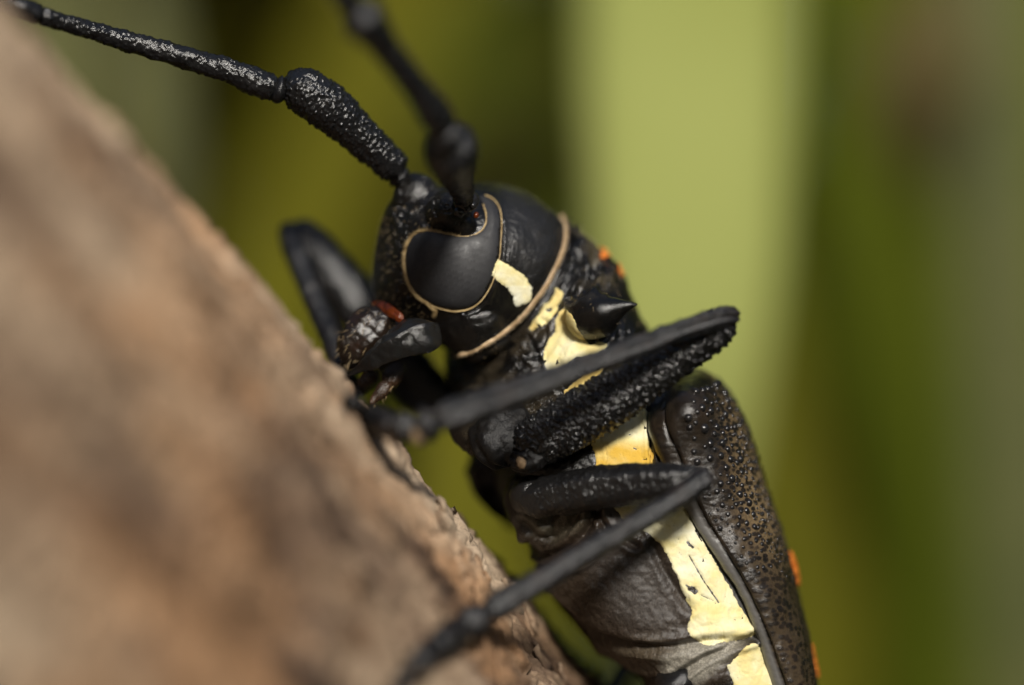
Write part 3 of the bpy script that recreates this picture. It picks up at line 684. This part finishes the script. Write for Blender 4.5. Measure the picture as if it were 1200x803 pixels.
decal('cream_patch', [(718, 594), (760, 588), (803, 590), (808, 604), (826, 638), (846, 672), (866, 710), (884, 742), (850, 752), (826, 756), (806, 738), (810, 716), (802, 700), (790, 668), (776, 640), (760, 626), (735, 612)], M_white, yellow=lambda a, b: 0.08, wear=0.6, seed=27, step=0.9, cuts=[([(808, 652), (824, 680), (842, 706)], 0.8), ([(810, 690), (814, 693)], 3.4), ([(804, 686), (812, 691)], 1.2), ([(815, 622), (822, 634)], 0.8), ([(806, 636), (812, 642)], 1.4), ([(822, 698), (836, 704)], 0.5)], label='long cream stripe along the flank')
decal('cream_patch', [(852, 780), (884, 752), (896, 770), (914, 806), (930, 850), (890, 850), (864, 812)], M_white, yellow=lambda a, b: 0.1, wear=0.4, seed=29)

def ridge(name, pts, rad, m, n=120, lift=0.0, parent=None, flat=0.30, taper=True, bvh=None):
    pp = spline(np.array(pts, float), n); rs = np.interp(np.linspace(0, 1, n), np.linspace(0, 1, len(rad)), rad) if hasattr(rad, '__len__') else np.full(n, rad)
    L = []; N = []
    for a, b in pp:
        loc, nor, ok = hit(a, b, bvh)
        if ok: L.append(loc + nor * lift); N.append(nor)
    L = np.array(L)
    for _ in range(4): L[1:-1] = (L[:-2] + 2*L[1:-1] + L[2:]) / 4
    v, f = tube([tuple(p) + (r,) for p, r in zip(L, rs)], n, 12, flat=flat)
    v = v + unit(np.stack([vnoise(v*18, k) for k in (1, 2, 3)], 1)) * rs.mean() * 0.04
    return part(name, mesh_np(name, v, f), m, parent), L, np.array(N)

# eyes: every facet is a small six-sided lens
def build_eye():
    p = 2.7; hx = []; V = []; F = []
    x0, y0, x1, y1 = 470, 225, 592, 368; row = 0; y = y0
    cs = []
    while y < y1:
        x = x0 + (p / 2 if row % 2 else 0)
        while x < x1: cs.append((x, y)); x += p
        y += p * 0.866; row += 1
    cs = np.array(cs); ins = in_poly(cs[:, 0], cs[:, 1], eye_s); cs = cs[ins]
    ang = np.radians(np.arange(6) * 60 + 30); rad = p / math.sqrt(3)
    key = {}
    def vert(a, b, extra):
        dl = float(dist_line(np.array([a]), np.array([b]), eye_s, True)[0]); ins_ = in_poly(np.array([a]), np.array([b]), eye_s)[0]
        loc, nor, _ = hit(a, b, BVH_HEAD); dl = dl if ins_ else -dl
        h = 0.012 + 0.050 * (1 - math.exp(-max(dl, 0) / 9.0)) + (-0.02 if dl <= 0 else 0)
        V.append(loc + nor * (h + extra)); return len(V) - 1
    for c in cs:
        ids = []
        for t in ang:
            a, b = c[0] + rad * math.cos(t), c[1] + rad * math.sin(t); k = (round(a, 1), round(b, 1))
            if k not in key: key[k] = vert(a, b, 0)
            ids.append(key[k])
        m = vert(c[0], c[1], 0.009)
        F += [(m, ids[(i+1) % 6], ids[i]) for i in range(6)]
    return np.array(V), np.array(F)
_hv, _hf = loft(HEAD, 80, 90); BVH_HEAD = BVHTree.FromPolygons(_hv.tolist(), _hf)
ev, ef = build_eye()
part('eye', mesh_np('eye', ev, ef), M_eye, label='dark grey kidney shaped compound eye')
# the other eye is the mirror image across the head's own middle plane
hc = P(540, 300, 0.95); uh = unit(P(545, 214, 0) - P(495, 392, 0)); per = np.array([uh[2], 0, -uh[0]]); hv = math.sin(math.radians(YAW)) * per + math.cos(math.radians(YAW)) * np.array([0, -1, 0])
part('eye', mesh_np('eye', ev - 2 * ((ev - hc) @ hv)[:, None] * hv, ef[:, ::-1]), M_eye)

rim_pts = [(566, 240), (569.5, 252), (569, 263), (563, 272), (552, 277), (537, 277.5), (520, 274), (503, 270.5), (490, 272), (480, 282), (475, 298), (475, 316), (480, 333), (490, 347), (505, 356)]
_, rl, rn = ridge('eye_rim', rim_pts, [0.008, 0.009, 0.010, 0.012, 0.017, 0.018, 0.022, 0.036], M_rim, 140, 0.014)
ridge('eye_rim', [(505, 357), (520, 362), (535, 364.5), (549, 362), (562, 354), (572, 340), (580, 322), (585, 303), (587, 280), (587.5, 258), (585, 244), (578, 234), (568, 229)], [0.018, 0.009, 0.006, 0.005, 0.006, 0.007], M_rim, 140, 0.008)
ridge('eye_rim', [(497, 350), (505, 357), (510, 364), (508, 372)], [0.035, 0.04, 0.022], M_rim, 40, 0.012)
CP = [(644, 241), (655, 251), (661, 264), (661.5, 280), (657, 298), (649, 316), (639, 335), (626, 353), (611, 371), (594, 386), (574, 400), (553, 411), (534, 416)]
_, cl, cn = ridge('collar_fringe', CP, [0.010, 0.015, 0.018, 0.017, 0.018, 0.021, 0.018], M_collar, 160, 0.008)
def hairs(name, roots, dirs, length, width, m, jitter=0.35, parent=None, count=1, spread=None):
    b = Buf(); rr = np.random.default_rng(5)
    for p, d in zip(roots, dirs):
        for _ in range(count):
            dd = unit(d + rr.normal(0, jitter, 3)); L = length * rr.uniform(0.6, 1.3); p0 = p + rr.normal(0, width * 2.0 if spread is None else spread, 3)
            s = unit(np.cross(dd, rr.normal(0, 1, 3))) * width; t = unit(np.cross(dd, s)) * width
            bend = rr.normal(0, 0.12, 3) * L; mid = p0 + dd*L*0.55 + bend*0.4
            b.add([p0 + s, p0 - s*0.5 + t*0.87, p0 - s*0.5 - t*0.87, mid + s*0.7, mid - s*0.35 + t*0.6, mid - s*0.35 - t*0.6, p0 + dd*L + bend],
                  [(0, 1, 4), (0, 4, 3), (1, 2, 5), (1, 5, 4), (2, 0, 3), (2, 3, 5), (3, 4, 6), (4, 5, 6), (5, 3, 6)])
    return part(name, b.mesh(name, False), m, parent, kind='stuff')
tang = unit(np.gradient(cl, axis=0)); hairs('fringe_hairs', cl, unit(np.cross(cn, tang)) * 0.9 * np.sign((np.cross(cn, tang) @ np.array([1, 0, -1.0])))[:, None] + cn * 0.35, 0.036, 0.0026, M_collar, 0.42, count=30, spread=0.009)
rt_ = unit(np.gradient(rl, axis=0)); hairs('rim_hairs', rl[40:], (unit(np.cross(rn, rt_)) * np.sign(np.cross(rn, rt_) @ np.array([-1, 0, 0.3]))[:, None] * 0.7 + rn * 0.4)[40:], 0.032, 0.002, M_rim, 0.5, count=12, spread=0.009)

# mouth
def rib_tube(pts, nl, nr, flat, seed, ridge_amp=0.0, ridge_n=6, hint=(0, -1, 0), noise=0.01, nscale=8, gran=0.0, gsize=14, expo=2.0):
    v, f = tube(chain(pts), nl, nr, flat=flat, hint=hint, expo=expo); n = vnorm(v, f)
    th = np.tile(np.linspace(0, 2*np.pi, nr, endpoint=False), nl)
    d = noise * fbm(v * nscale, 3, seed)
    if ridge_amp: d = d + ridge_amp * np.cos(th * ridge_n + 0.6 * vnoise(v * 2, seed))
    if gran:
        f1, _ = worley(v * gsize, seed); d = d + gran * smooth(0.55 - f1, 0, 0.42)
    return v + n * d[:, None], f
v, f = rib_tube([(511, 389, 0.02, 0.13), (503, 390, -0.10, 0.22), (490, 393, -0.20, 0.275), (470, 401, -0.24, 0.235), (450, 412, -0.2, 0.175), (433, 424, -0.1, 0.12), (418, 434, 0.03, 0.07), (407, 441, 0.14, 0.02)], 120, 80, 0.8, 5, 0.003, 7, noise=0.022, nscale=5, expo=1.2, hint=(0.15, -1, 0.75))
part('mandible', mesh_np('mandible', v, f), M_mand)
v, f = rib_tube([(455, 372, 0.95, 0.16), (438, 385, 0.92, 0.22), (418, 405, 0.75, 0.18), (404, 425, 0.5, 0.1), (402, 438, 0.35, 0.03)], 60, 48, 0.8, 6, 0.015, 5)
part('mandible', mesh_np('mandible', v, f), M_mand)
v, f = rib_tube([(437, 355, 0.50, 0.04), (447, 359, 0.32, 0.06), (459, 366, 0.17, 0.065), (472, 374, 0.06, 0.045)], 60, 36, 0.55, 7, 0.003, 5, noise=0.014, nscale=9)
part('clypeus', mesh_np('clypeus', v, f), M_amber, label='glossy amber band above the mouth')
v, f = rib_tube([(452, 362, 0.45, 0.20), (446, 374, 0.34, 0.26), (432, 392, 0.28, 0.29), (418, 412, 0.28, 0.27), (407, 430, 0.32, 0.16)], 70, 56, 0.62, 8, 0.010, 7, noise=0.022, nscale=6)
M_lab = chitin('labrum_chitin', col=(0.009, 0.006, 0.004), rough=0.2, dust=(0.12, 0.035, 0.009), dust_amt=0.3, bump=0.6, fine=16)
part('labrum', mesh_np('labrum', v, f), M_lab)
lv = v[f[:, 0]]; ln = vnorm(v, f)[f[:, 0]]; sel = [i for i in np.random.default_rng(3).integers(0, len(lv), 900) if ln[i, 1] < -0.1][:60]
hairs('mouth_hairs', lv[sel], ln[sel] * 0.5 + np.array([-0.45, -0.2, -0.75]), 0.10, 0.0025, M_hair, 0.4)
M_palp = chitin('palp_chitin', col=(0.022, 0.012, 0.007), rough=0.22, dust=(0.2, 0.09, 0.03), dust_amt=0.5)
for pts in ([(470, 424, 0.25, 0.07), (463, 436, 0.2, 0.12), (456, 445, 0.15, 0.12), (450, 452, 0.12, 0.06)], [(456, 448, 0.12, 0.07), (448, 458, 0.05, 0.085), (438, 468, 0.02, 0.05), (434, 474, 0.0, 0.02)],
            [(436, 432, 0.4, 0.08), (430, 444, 0.35, 0.1), (420, 452, 0.3, 0.06)], [(440, 440, 0.7, 0.1), (428, 452, 0.6, 0.09), (418, 462, 0.5, 0.04)]):
    v, f = rib_tube(pts, 30, 24, 0.9, 9); part('palp', mesh_np('palp', v, f), M_palp)
rt = np.array([P(460 - 22*t, 452 + 20*t, 0.05) for t in np.linspace(0, 1, 14)]); hairs('palp_hairs', rt, np.tile([-0.6, -0.2, -0.7], (14, 1)), 0.13, 0.004, M_hair, 0.3, count=2)
# fine golden hairs on the face and cheek
fr = [hit(a, b) for a, b in [(random.uniform(442, 505), random.uniform(240, 372)) for _ in range(170)]]
fr = [(l_, n_) for l_, n_, ok in fr if ok and not in_poly(np.array([600 + l_[0]*100]), np.array([401.5 - l_[2]*100]), EYE)[0]]
hairs('face_hairs', np.array([a for a, _ in fr]), np.array([b for _, b in fr]) * 0.35 + np.array([-0.3, 0, -0.7]), 0.045, 0.0022, M_hair, 0.35)

_bn = normals(body_me); _x, _y = px_of(bv); _sel = np.nonzero((_bn[:, 1] < 0.25) & in_poly(_x, _y, [(600, 600), (690, 600), (760, 640), (800, 710), (860, 760), (900, 830), (740, 830), (640, 720)]))[0]
_sel = np.nonzero((_bn[:, 1] < 0.4) & in_poly(_x, _y, [(540, 425), (600, 395), (640, 370), (690, 290), (770, 390), (770, 440), (600, 500), (550, 480)]))[0]
_sel = np.random.default_rng(9).choice(_sel, 260, replace=False)
hairs('thorax_hairs', bv[_sel], _bn[_sel] * 0.35 + np.array([0.4, 0, -0.5]), 0.04, 0.0015, M_hair, 0.3)

# ---- antennae
def antenna(segs, knobs=(), label=None):
    a = group_part('antenna')
    for nm, pts, nl, nr, gr, gs, m in segs:
        v, f = rib_tube(pts, nl, nr, 1.0, len(nm), 0, gran=gr, gsize=gs, noise=0.012, nscale=6)
        part(nm, mesh_np(nm, v, f), m, a)
    if label: a['label'] = label
    return a
antenna([('socket_ball', [(474, 214, 0.62, 0.12), (466, 206, 0.58, 0.15), (460, 200, 0.54, 0.13)], 20, 28, 0, 1, M_ant),
         ('scape', [(468, 206, 0.5, 0.16), (457, 193, 0.42, 0.20), (436, 172, 0.3, 0.215), (410, 148, 0.16, 0.245), (384, 125, 0.04, 0.275), (358, 108, -0.04, 0.27), (343, 104, -0.08, 0.235), (330, 103, -0.1, 0.18)], 180, 110, 0.020, 19, M_scape),
         ('pedicel', [(337, 106, -0.08, 0.17), (328, 105, -0.1, 0.20), (318, 102, -0.12, 0.17)], 20, 36, 0, 1, M_ant),
         ('flagellum_segment', [(328, 107, -0.1, 0.165), (306, 99, -0.12, 0.168), (270, 84, -0.16, 0.145), (210, 66, -0.24, 0.13), (140, 46, -0.34, 0.115), (80, 28, -0.6, 0.10), (44, 18, -0.8, 0.12)], 260, 60, 0.012, 17, M_scape),
         ('flagellum_segment', [(50, 20, -0.8, 0.12), (0, 0, -1.1, 0.10), (-140, -60, -1.8, 0.09), (-260, -120, -2.4, 0.1)], 80, 24, 0.015, 15, M_ant),
         ('flagellum_segment', [(-255, -118, -2.4, 0.1), (-400, -220, -2.8, 0.08), (-520, -330, -3.0, 0.06)], 60, 20, 0, 15, M_ant)])
antenna([('socket_ball', [(549, 246, -0.14, 0.11), (546, 238, -0.22, 0.155), (543, 230, -0.34, 0.13)], 24, 30, 0, 1, M_gran),
         ('joint_knob', [(556, 236, -0.3, 0.03), (554, 240, -0.34, 0.055), (551, 243, -0.34, 0.04)], 14, 18, 0, 1, M_gran),
         ('joint_knob', [(533, 247, -0.24, 0.03), (538, 249, -0.3, 0.06), (544, 250, -0.28, 0.04)], 14, 18, 0, 1, M_gran),
         ('joint_membrane', [(557, 248, -0.20, 0.02), (558, 252, -0.20, 0.034), (556, 256, -0.18, 0.02)], 14, 18, 0, 1, M_amber),
         ('scape', [(545, 236, -0.26, 0.12), (541, 222, -0.5, 0.14), (536, 205, -0.95, 0.19), (532, 190, -1.5, 0.25), (530, 180, -2.0, 0.29), (529, 172, -2.3, 0.28), (528, 166, -2.45, 0.20)], 150, 90, 0.016, 17, M_ant),
         ('apical_collar', [(530, 178, -2.15, 0.27), (529, 174, -2.3, 0.315), (528, 169, -2.42, 0.27)], 24, 44, 0.01, 15, M_gran),
         ('pedicel', [(528, 168, -2.4, 0.17), (523, 156, -2.55, 0.19), (518, 146, -2.65, 0.15)], 24, 36, 0, 1, M_ant),
         ('flagellum_segment', [(521, 152, -2.6, 0.18), (510, 132, -2.8, 0.175), (488, 102, -3.1, 0.145), (464, 70, -3.4, 0.145), (440, 40, -3.7, 0.18), (424, 22, -3.9, 0.24), (412, 8, -4.0, 0.20)], 160, 60, 0.016, 15, M_ant),
         ('flagellum_segment', [(416, 14, -3.95, 0.17), (395, -12, -4.2, 0.12), (330, -90, -4.7, 0.11), (250, -190, -5.4, 0.12)], 80, 24, 0, 15, M_ant),
         ('flagellum_segment', [(252, -188, -5.4, 0.1), (170, -310, -6.0, 0.08), (100, -430, -6.4, 0.06)], 60, 20, 0, 15, M_ant)])

# ---- wing cases
EL = [((786, 462), (806, 430), 1.0), ((783, 466), (820, 433), 1.45), ((783, 478), (842, 447), 1.72), ((786, 505), (868, 488), 1.86), ((799, 545), (890, 555), 1.90), ((824, 602), (914, 622), 1.90), ((861, 662), (933, 688), 1.90), ((890, 722), (948, 760), 1.88),
      ((920, 803), (958, 818), 1.82), ((955, 890), (972, 900), 1.65), ((978, 980), (982, 985), 1.25), ((986, 1060), (986, 1062), 0.6)]
def elytron(side):
    nl, nr = 240, 90; dc = 1.40
    rows = np.array([np.concatenate([P(*m, 0.2), P(*t, dc), [b]]) for m, t, b in EL]); st = spline(rows, nl)
    th = np.radians(np.linspace(-2, 90, nr - 8)); e = 2 / 2.35
    v = np.zeros((nl, nr, 3)); Mx = st[:, 0:3]; T = st[:, 3:6]; b = st[:, 6]
    cs = np.sign(np.cos(th)) * np.abs(np.cos(th))**e; sn = np.sign(np.sin(th)) * np.abs(np.sin(th))**e
    for c in (0, 2): v[:, :nr-8, c] = Mx[:, None, c] + (T - Mx)[:, None, c] * cs[None]
    v[:, :nr-8, 1] = dc - b[:, None] * sn[None]
    w_ = unit((T - Mx) * np.array([1, 0, 1]))[:, None, :]
    curl = np.array([(-0.012, 0.06), (-0.035, 0.06), (-0.11, 0.055), (-0.19, 0.075), (-0.245, 0.12), (-0.27, 0.2), (-0.24, 0.4), (-0.1, 0.65)])
    last = v[:, nr-9]
    for k, (a, dd) in enumerate(curl):
        v[:, nr-8+k] = last + w_[:, 0] * a; v[:, nr-8+k, 1] += dd
    base = v.reshape(-1, 3); f = grid_faces(nl, nr, False); n = vnorm(base, f)
    if n[(nl//2)*nr + nr//2, 1] > 0: n = -n; f = f[:, ::-1]
    x, y = px_of(base)
    hum = np.exp(-(((x - 806)/22)**2 + ((y - 482)/30)**2)); dent = np.exp(-((dist_line(x, y, [(800, 500), (795, 540)])/9)**2))
    d = 0.16*hum - 0.03*dent + 0.015*fbm(base*2, 3, 7) + 0.006*fbm(base*9, 3, 8)
    base = base + n * d[:, None]
    pub = 0.85 * smooth(x - 0.14*(y - 520), 832, 884) * (1 - 0.85*smooth(y, 585, 690)); pub = np.clip(pub + 0.03, 0, 1) * (1 - 0.8*hum)
    if side < 0: base = base.copy(); base[:, 1] = 2*dc - base[:, 1]; f = f[:, ::-1]; n = n * np.array([1, -1, 1])
    epi = np.zeros((nl, nr)); epi[:, nr-6:] = 1; epi = epi.ravel() * smooth(y, 545, 590)
    me = mesh_np('elytron', base, f); set_attr(me, 'pub', pub); set_attr(me, 'epi', epi)
    o = part('elytron', me, M_elytra)
    # shiny granules of the shoulder
    g = Buf(); rr = np.random.default_rng(12); pts = []
    B3 = base.reshape(nl, nr, 3); N3 = n.reshape(nl, nr, 3)
    hv_ = [(math.cos(t)*math.sin(p_), math.sin(t)*math.sin(p_), math.cos(p_)) for p_ in (1.65, 1.15, 0.6) for t in np.linspace(0, 2*math.pi, 9)[:-1]] + [(0, 0, 1)]
    hf = [[k*8+i, k*8+(i+1) % 8, (k+1)*8+(i+1) % 8, (k+1)*8+i] for k in range(2) for i in range(8)] + [[16+i, 16+(i+1) % 8, 24, 24] for i in range(8)]
    hv_ = np.array(hv_); hf = np.array(hf)
    for _ in range(16000):
        i = int(rr.integers(6, 150)); j = int(rr.integers(4, nr - 10)); p = B3[i, j]; xx, yy = px_of(p[None]) if side > 0 else px_of((p * np.array([1, -1, 1]) + np.array([0, 2*dc, 0]))[None])
        xx, yy = xx[0], yy[0]; dens = 1 - smooth(np.array([yy]), 590, 690)[0]
        if xx < 806 + 0.45*max(0, yy-560) or rr.random() > dens: continue
        r = (0.054 - 0.026*smooth(np.array([yy]), 500, 660)[0]) * rr.choice([0.6, 0.8, 0.95, 1.05, 1.2])
        if xx > 860 + 0.25*(yy-500): r *= 0.7
        if pts:
            if np.min(np.linalg.norm(np.array(pts) - p, axis=1)) < r * 2.45: continue
        pts.append(p); nrm = Vector(N3[i, j]); mtx = np.array(nrm.to_track_quat('Z', 'Y').to_matrix())
        g.add((hv_ * (r, r, r*0.75)) @ mtx.T + p - N3[i, j]*0.004, hf)
        if len(pts) >= 420: break
    gv = np.vstack(g.v); gf = [list(q[:3]) if q[2] == q[3] else list(q) for q in np.vstack(g.f).tolist()]
    me2 = mesh_np('granules', gv, gf); part('granules', me2, M_gran, o, kind='stuff')
    # orange spots near the middle of the back
    for c, half, jw in (((0.305), 0.036, 22), ((0.475), 0.044, 22), ((0.64), 0.03, 12)):
        V = []; i0, i1 = int((c - half) * nl), int((c + half) * nl); rows_ = []
        for i in range(i0, i1 + 1):
            q = math.sqrt(max(0, 1 - ((i - (i0+i1)/2) / ((i1-i0)/2 + 0.01))**2)); wdt = jw * q * (1 + 0.2*math.sin(i*1.3))
            cen = 10; rows_.append([B3[i, int(np.clip(cen + t*wdt/2, 0, nr-1))] * (1 - (cen + t*wdt/2) % 1) + B3[i, int(np.clip(cen + t*wdt/2 + 1, 0, nr-1))] * ((cen + t*wdt/2) % 1) + N3[i, 12] * 0.05 * (1 - t*t) * (q**0.4) - N3[i, 12]*0.01*(1 - (1 - t*t)) for t in np.linspace(-1, 1, 9)])
        rows_ = np.array(rows_); ff = grid_faces(len(rows_), 9, False)
        ff = ff if side < 0 else ff[:, ::-1]
        part('orange_spot', mesh_np('orange_spot', rows_.reshape(-1, 3), ff), M_orange, o)
    return o
elytron(1); elytron(-1)
# orange marks on the back of the pronotum, just over its edge
def side_mark(px, py, d, ax, ay, ang):
    V = []; c = P(px, py, d); dirv = np.array([0.72, -0.25, 0.62]); dirv = unit(dirv); e1 = unit(np.cross(dirv, [0, 1, 0])); e2 = np.cross(dirv, e1)
    e1, e2 = e1*math.cos(ang) + e2*math.sin(ang), -e1*math.sin(ang) + e2*math.cos(ang)
    n1, n2 = 8, 28; F = []; V = []
    for i in range(n1 + 1):
        for j in range(n2):
            r = i / n1; t = 2*math.pi*j/n2; rr_ = r * (1 + 0.15*math.sin(3*t + px))
            o = c + dirv*2 + e1*ax*rr_*math.cos(t) + e2*ay*rr_*math.sin(t)
            loc, nor, _, _ = BVH.ray_cast(Vector(o), Vector(-dirv))
            if loc is None: loc = Vector(c)
            V.append(np.array(loc) + dirv * (0.02 if i < n1 else -0.01))
    part('orange_mark', mesh_np('orange_mark', np.array(V), grid_faces(n1 + 1, n2)), M_orange)
side_mark(708, 297, 1.25, 0.09, 0.36, 0.1); side_mark(725, 318, 1.25, 0.09, 0.30, 0.1)

# ---- legs
def leg(segs, label=None):
    a = group_part('leg')
    for nm, pts, nl, nr, flat, gr, gs, m, rdg in segs:
        v, f = rib_tube(pts, nl, nr, flat, len(nm) + nl, rdg, 6, gran=gr, gsize=gs, noise=0.012, nscale=6)
        part(nm, mesh_np(nm, v, f), m, a)
        if nm == 'tibia' and v[:, 1].mean() < 0:      # short bristles along the shin
            vn = vnorm(v, f); pick = np.random.default_rng(nl).integers(0, len(v), 420); ax = unit(v[-nr:].mean(0) - v[:nr].mean(0))
            hairs('bristles', v[pick], vn[pick] * (1 if vn[pick[0]] @ (v[pick[0]] - v[(pick[0]//nr)*nr:(pick[0]//nr+1)*nr].mean(0)) > 0 else -1) * 0.45 + ax, 0.075, 0.003, M_tibia, 0.25, parent=a)
    if label: a['label'] = label
    return a
def td(px, py, default):         # depth of the bark under a foot
    t = Vector(P(px, py, 0)); loc, _, _, _ = BVH_TRUNK.ray_cast(CAMP, (t - CAMP).normalized())
    return default if loc is None else max(min(loc[1], default + 1.6), default - 1.2)
def tarsus(path, r):
    """segments of a foot along a path of (px, py, d); bilobed pads and two claws"""
    p = spline(np.array(path, float), 9); out = []
    for i, (a, b) in enumerate(((0, 2), (2, 4), (4, 6))):
        q = [p[a], (p[a] + p[b]) / 2, p[b]]; k = r * (1.05 - 0.08*i)
        out.append(('tarsal_segment', [(*q[0], k*0.72), (*q[1], k*0.92), (*(q[2]*1.15 - q[1]*0.15), k*0.86)], 26, 26, 0.8, 0.02, 14, M_tibia, 0))
        e = [q[1] + (0, 6, 0.02), q[2] + (0, 9, 0.05), q[2] + (-4, 10, 0.08)]
        out.append(('tarsal_pad', [(*e[0], k*0.5), (*e[1], k*0.6), (*e[2], k*0.35)], 14, 18, 0.8, 0.02, 14, M_pad, 0))
    q = p[6:9]; out.append(('claw_segment', [(*p[5], r*0.4), (*q[1], r*0.5), (*q[2], r*0.62)], 22, 22, 0.9, 0.01, 14, M_tibia, 0))
    dv = p[8] - p[6]; dv = dv / max(1.0, math.hypot(dv[0], dv[1]) / 16)
    for s in (-1, 1):
        out.append(('claw', [(*p[8], r*0.32), (*(p[8] + dv*0.4 + np.array([0, 4*s, -0.12*s])), r*0.22), (*(p[8] + dv*0.62 + np.array([-2, 9, -0.14*s + 0.1])), r*0.06)], 20, 12, 1, 0, 14, M_leg, 0))
    return out
# near front leg
leg([('coxa', [(600, 470, 0.2, 0.30), (592, 492, 0.02, 0.36), (588, 515, -0.14, 0.36), (590, 534, -0.24, 0.27), (594, 546, -0.28, 0.15)], 80, 80, 0.7, 0.02, 6, M_coxa, 0.02),
     ('trochanter', [(601, 537, -0.36, 0.11), (611, 540, -0.43, 0.135), (622, 537, -0.45, 0.16), (636, 528, -0.42, 0.2)], 50, 50, 0.85, 0.016, 16, M_coxa, 0.012),
     ('joint_knob', [(608, 543, -0.52, 0.06), (611, 542, -0.57, 0.075), (615, 540, -0.58, 0.06)], 16, 20, 0.8, 0.01, 20, M_pad, 0),
     ('femur', [(606, 530, -0.30, 0.20), (628, 518, -0.38, 0.275), (668, 496, -0.46, 0.305), (716, 467, -0.55, 0.300), (766, 434, -0.63, 0.270), (812, 404, -0.70, 0.232), (840, 385, -0.74, 0.215), (860, 375, -0.76, 0.175)], 280, 140, 0.85, 0.030, 19, M_femur, 0),
     ('tibia', [(864, 371, -0.80, 0.09), (850, 371, -0.94, 0.108), (812, 382, -1.1, 0.102), (740, 409, -1.4, 0.112), (660, 439, -1.75, 0.126), (590, 465, -2.05, 0.142), (540, 483, -2.3, 0.158), (512, 494, -2.4, 0.13)], 220, 80, 0.8, 0.010, 15, M_tibia, 0.012)]
    + tarsus([(514, 494, -2.42), (492, 500, -2.45), (464, 502, -2.45), (438, 492, td(438, 500, -2.4)), (412, 472, td(418, 490, -2.4))], 0.19), 'front leg folded past the flank, knee raised')
# near middle leg
leg([('coxa', [(622, 568, 0.1, 0.24), (624, 584, -0.15, 0.27), (626, 596, -0.28, 0.2)], 30, 40, 0.9, 0.004, 20, M_leg, 0),
     ('femur', [(612, 594, -0.1, 0.17), (632, 585, -0.24, 0.215), (668, 577, -0.38, 0.245), (712, 570, -0.54, 0.245), (760, 566, -0.72, 0.225), (800, 563, -0.86, 0.19), (824, 562, -0.94, 0.13)], 200, 90, 0.9, 0.010, 18, M_leg, 0.006),
     ('tibia', [(832, 556, -1.04, 0.10), (822, 563, -1.12, 0.125), (790, 586, -1.26, 0.122), (720, 628, -1.56, 0.126), (650, 670, -1.88, 0.132), (594, 704, -2.14, 0.15), (568, 718, -2.24, 0.15)], 200, 60, 0.9, 0.010, 15, M_tibia, 0.006)]
    + tarsus([(572, 716, -2.24), (545, 734, min(-2.4, td(545, 734, -2.4) - 0.2)), (515, 756, td(515, 756, -2.7) - 0.22), (490, 776, td(490, 776, -3) - 0.2), (466, 806, td(466, 806, -3.2) - 0.12)], 0.19), 'middle leg with a long thin shin reaching to the bark')
# far front leg, raised beyond the face
leg([('coxa', [(556, 480, 1.9, 0.3), (545, 478, 2.1, 0.3), (530, 474, 2.2, 0.22)], 20, 30, 0.9, 0, 20, M_leg, 0),
     ('femur', [(535, 478, 2.1, 0.2), (505, 462, 2.15, 0.3), (470, 425, 2.2, 0.33), (430, 375, 2.25, 0.32), (392, 324, 2.3, 0.30), (360, 283, 2.35, 0.25), (342, 262, 2.35, 0.17)], 120, 70, 0.8, 0.02, 15, M_leg, 0),
     ('tibia', [(338, 262, 2.35, 0.12), (340, 280, 2.2, 0.13), (354, 318, 1.9, 0.14), (376, 368, 1.5, 0.14), (398, 420, 1.1, 0.15), (408, 442, 0.9, 0.15)], 100, 40, 0.9, 0.01, 15, M_tibia, 0)]
    + tarsus([(408, 440, 0.9), (406, 456, 0.7), (404, 470, 0.5), (400, 484, 0.3), (396, 496, 0.2)], 0.14))
# far middle leg and hind legs, mostly hidden by the body or below the picture
leg([('femur', [(590, 595, 2.4, 0.2), (660, 620, 3.2, 0.25), (740, 660, 4.0, 0.24), (790, 690, 4.5, 0.16)], 60, 40, 0.9, 0, 15, M_leg, 0),
     ('tibia', [(792, 690, 4.5, 0.12), (760, 740, 4.2, 0.13), (720, 800, 3.6, 0.13), (690, 850, 3.0, 0.14)], 50, 30, 0.9, 0, 15, M_tibia, 0)] + tarsus([(690, 850, 3.0), (670, 870, 2.8), (650, 890, 2.6), (630, 905, 2.4), (620, 920, 2.3)], 0.17))
leg([('coxa', [(770, 790, 0.3, 0.2), (790, 800, -0.2, 0.24), (800, 815, -0.4, 0.2)], 24, 30, 0.8, 0, 15, M_leg, 0),
     ('femur', [(796, 822, -0.3, 0.17), (820, 860, -0.6, 0.24), (850, 930, -1.0, 0.25), (880, 1010, -1.4, 0.22), (895, 1050, -1.6, 0.14)], 80, 50, 0.9, 0.008, 18, M_leg, 0),
     ('tibia', [(897, 1050, -1.6, 0.11), (860, 1070, -1.8, 0.12), (800, 1090, -2.0, 0.12), (720, 1110, -2.2, 0.14)], 60, 30, 0.9, 0, 15, M_tibia, 0)] + tarsus([(720, 1110, -2.2), (690, 1112, -2.3), (660, 1112, -2.5), (630, 1108, -2.6), (615, 1104, -2.7)], 0.18))
leg([('femur', [(800, 830, 2.8, 0.17), (830, 880, 3.3, 0.24), (860, 950, 4.0, 0.25), (890, 1040, 4.5, 0.14)], 50, 36, 0.9, 0, 18, M_leg, 0),
     ('tibia', [(892, 1040, 4.5, 0.11), (850, 1070, 4.2, 0.12), (780, 1100, 3.8, 0.14)], 40, 26, 0.9, 0, 15, M_tibia, 0)] + tarsus([(780, 1100, 3.8), (760, 1105, 3.6), (740, 1108, 3.4), (720, 1108, 3.2), (706, 1106, 3.1)], 0.17))
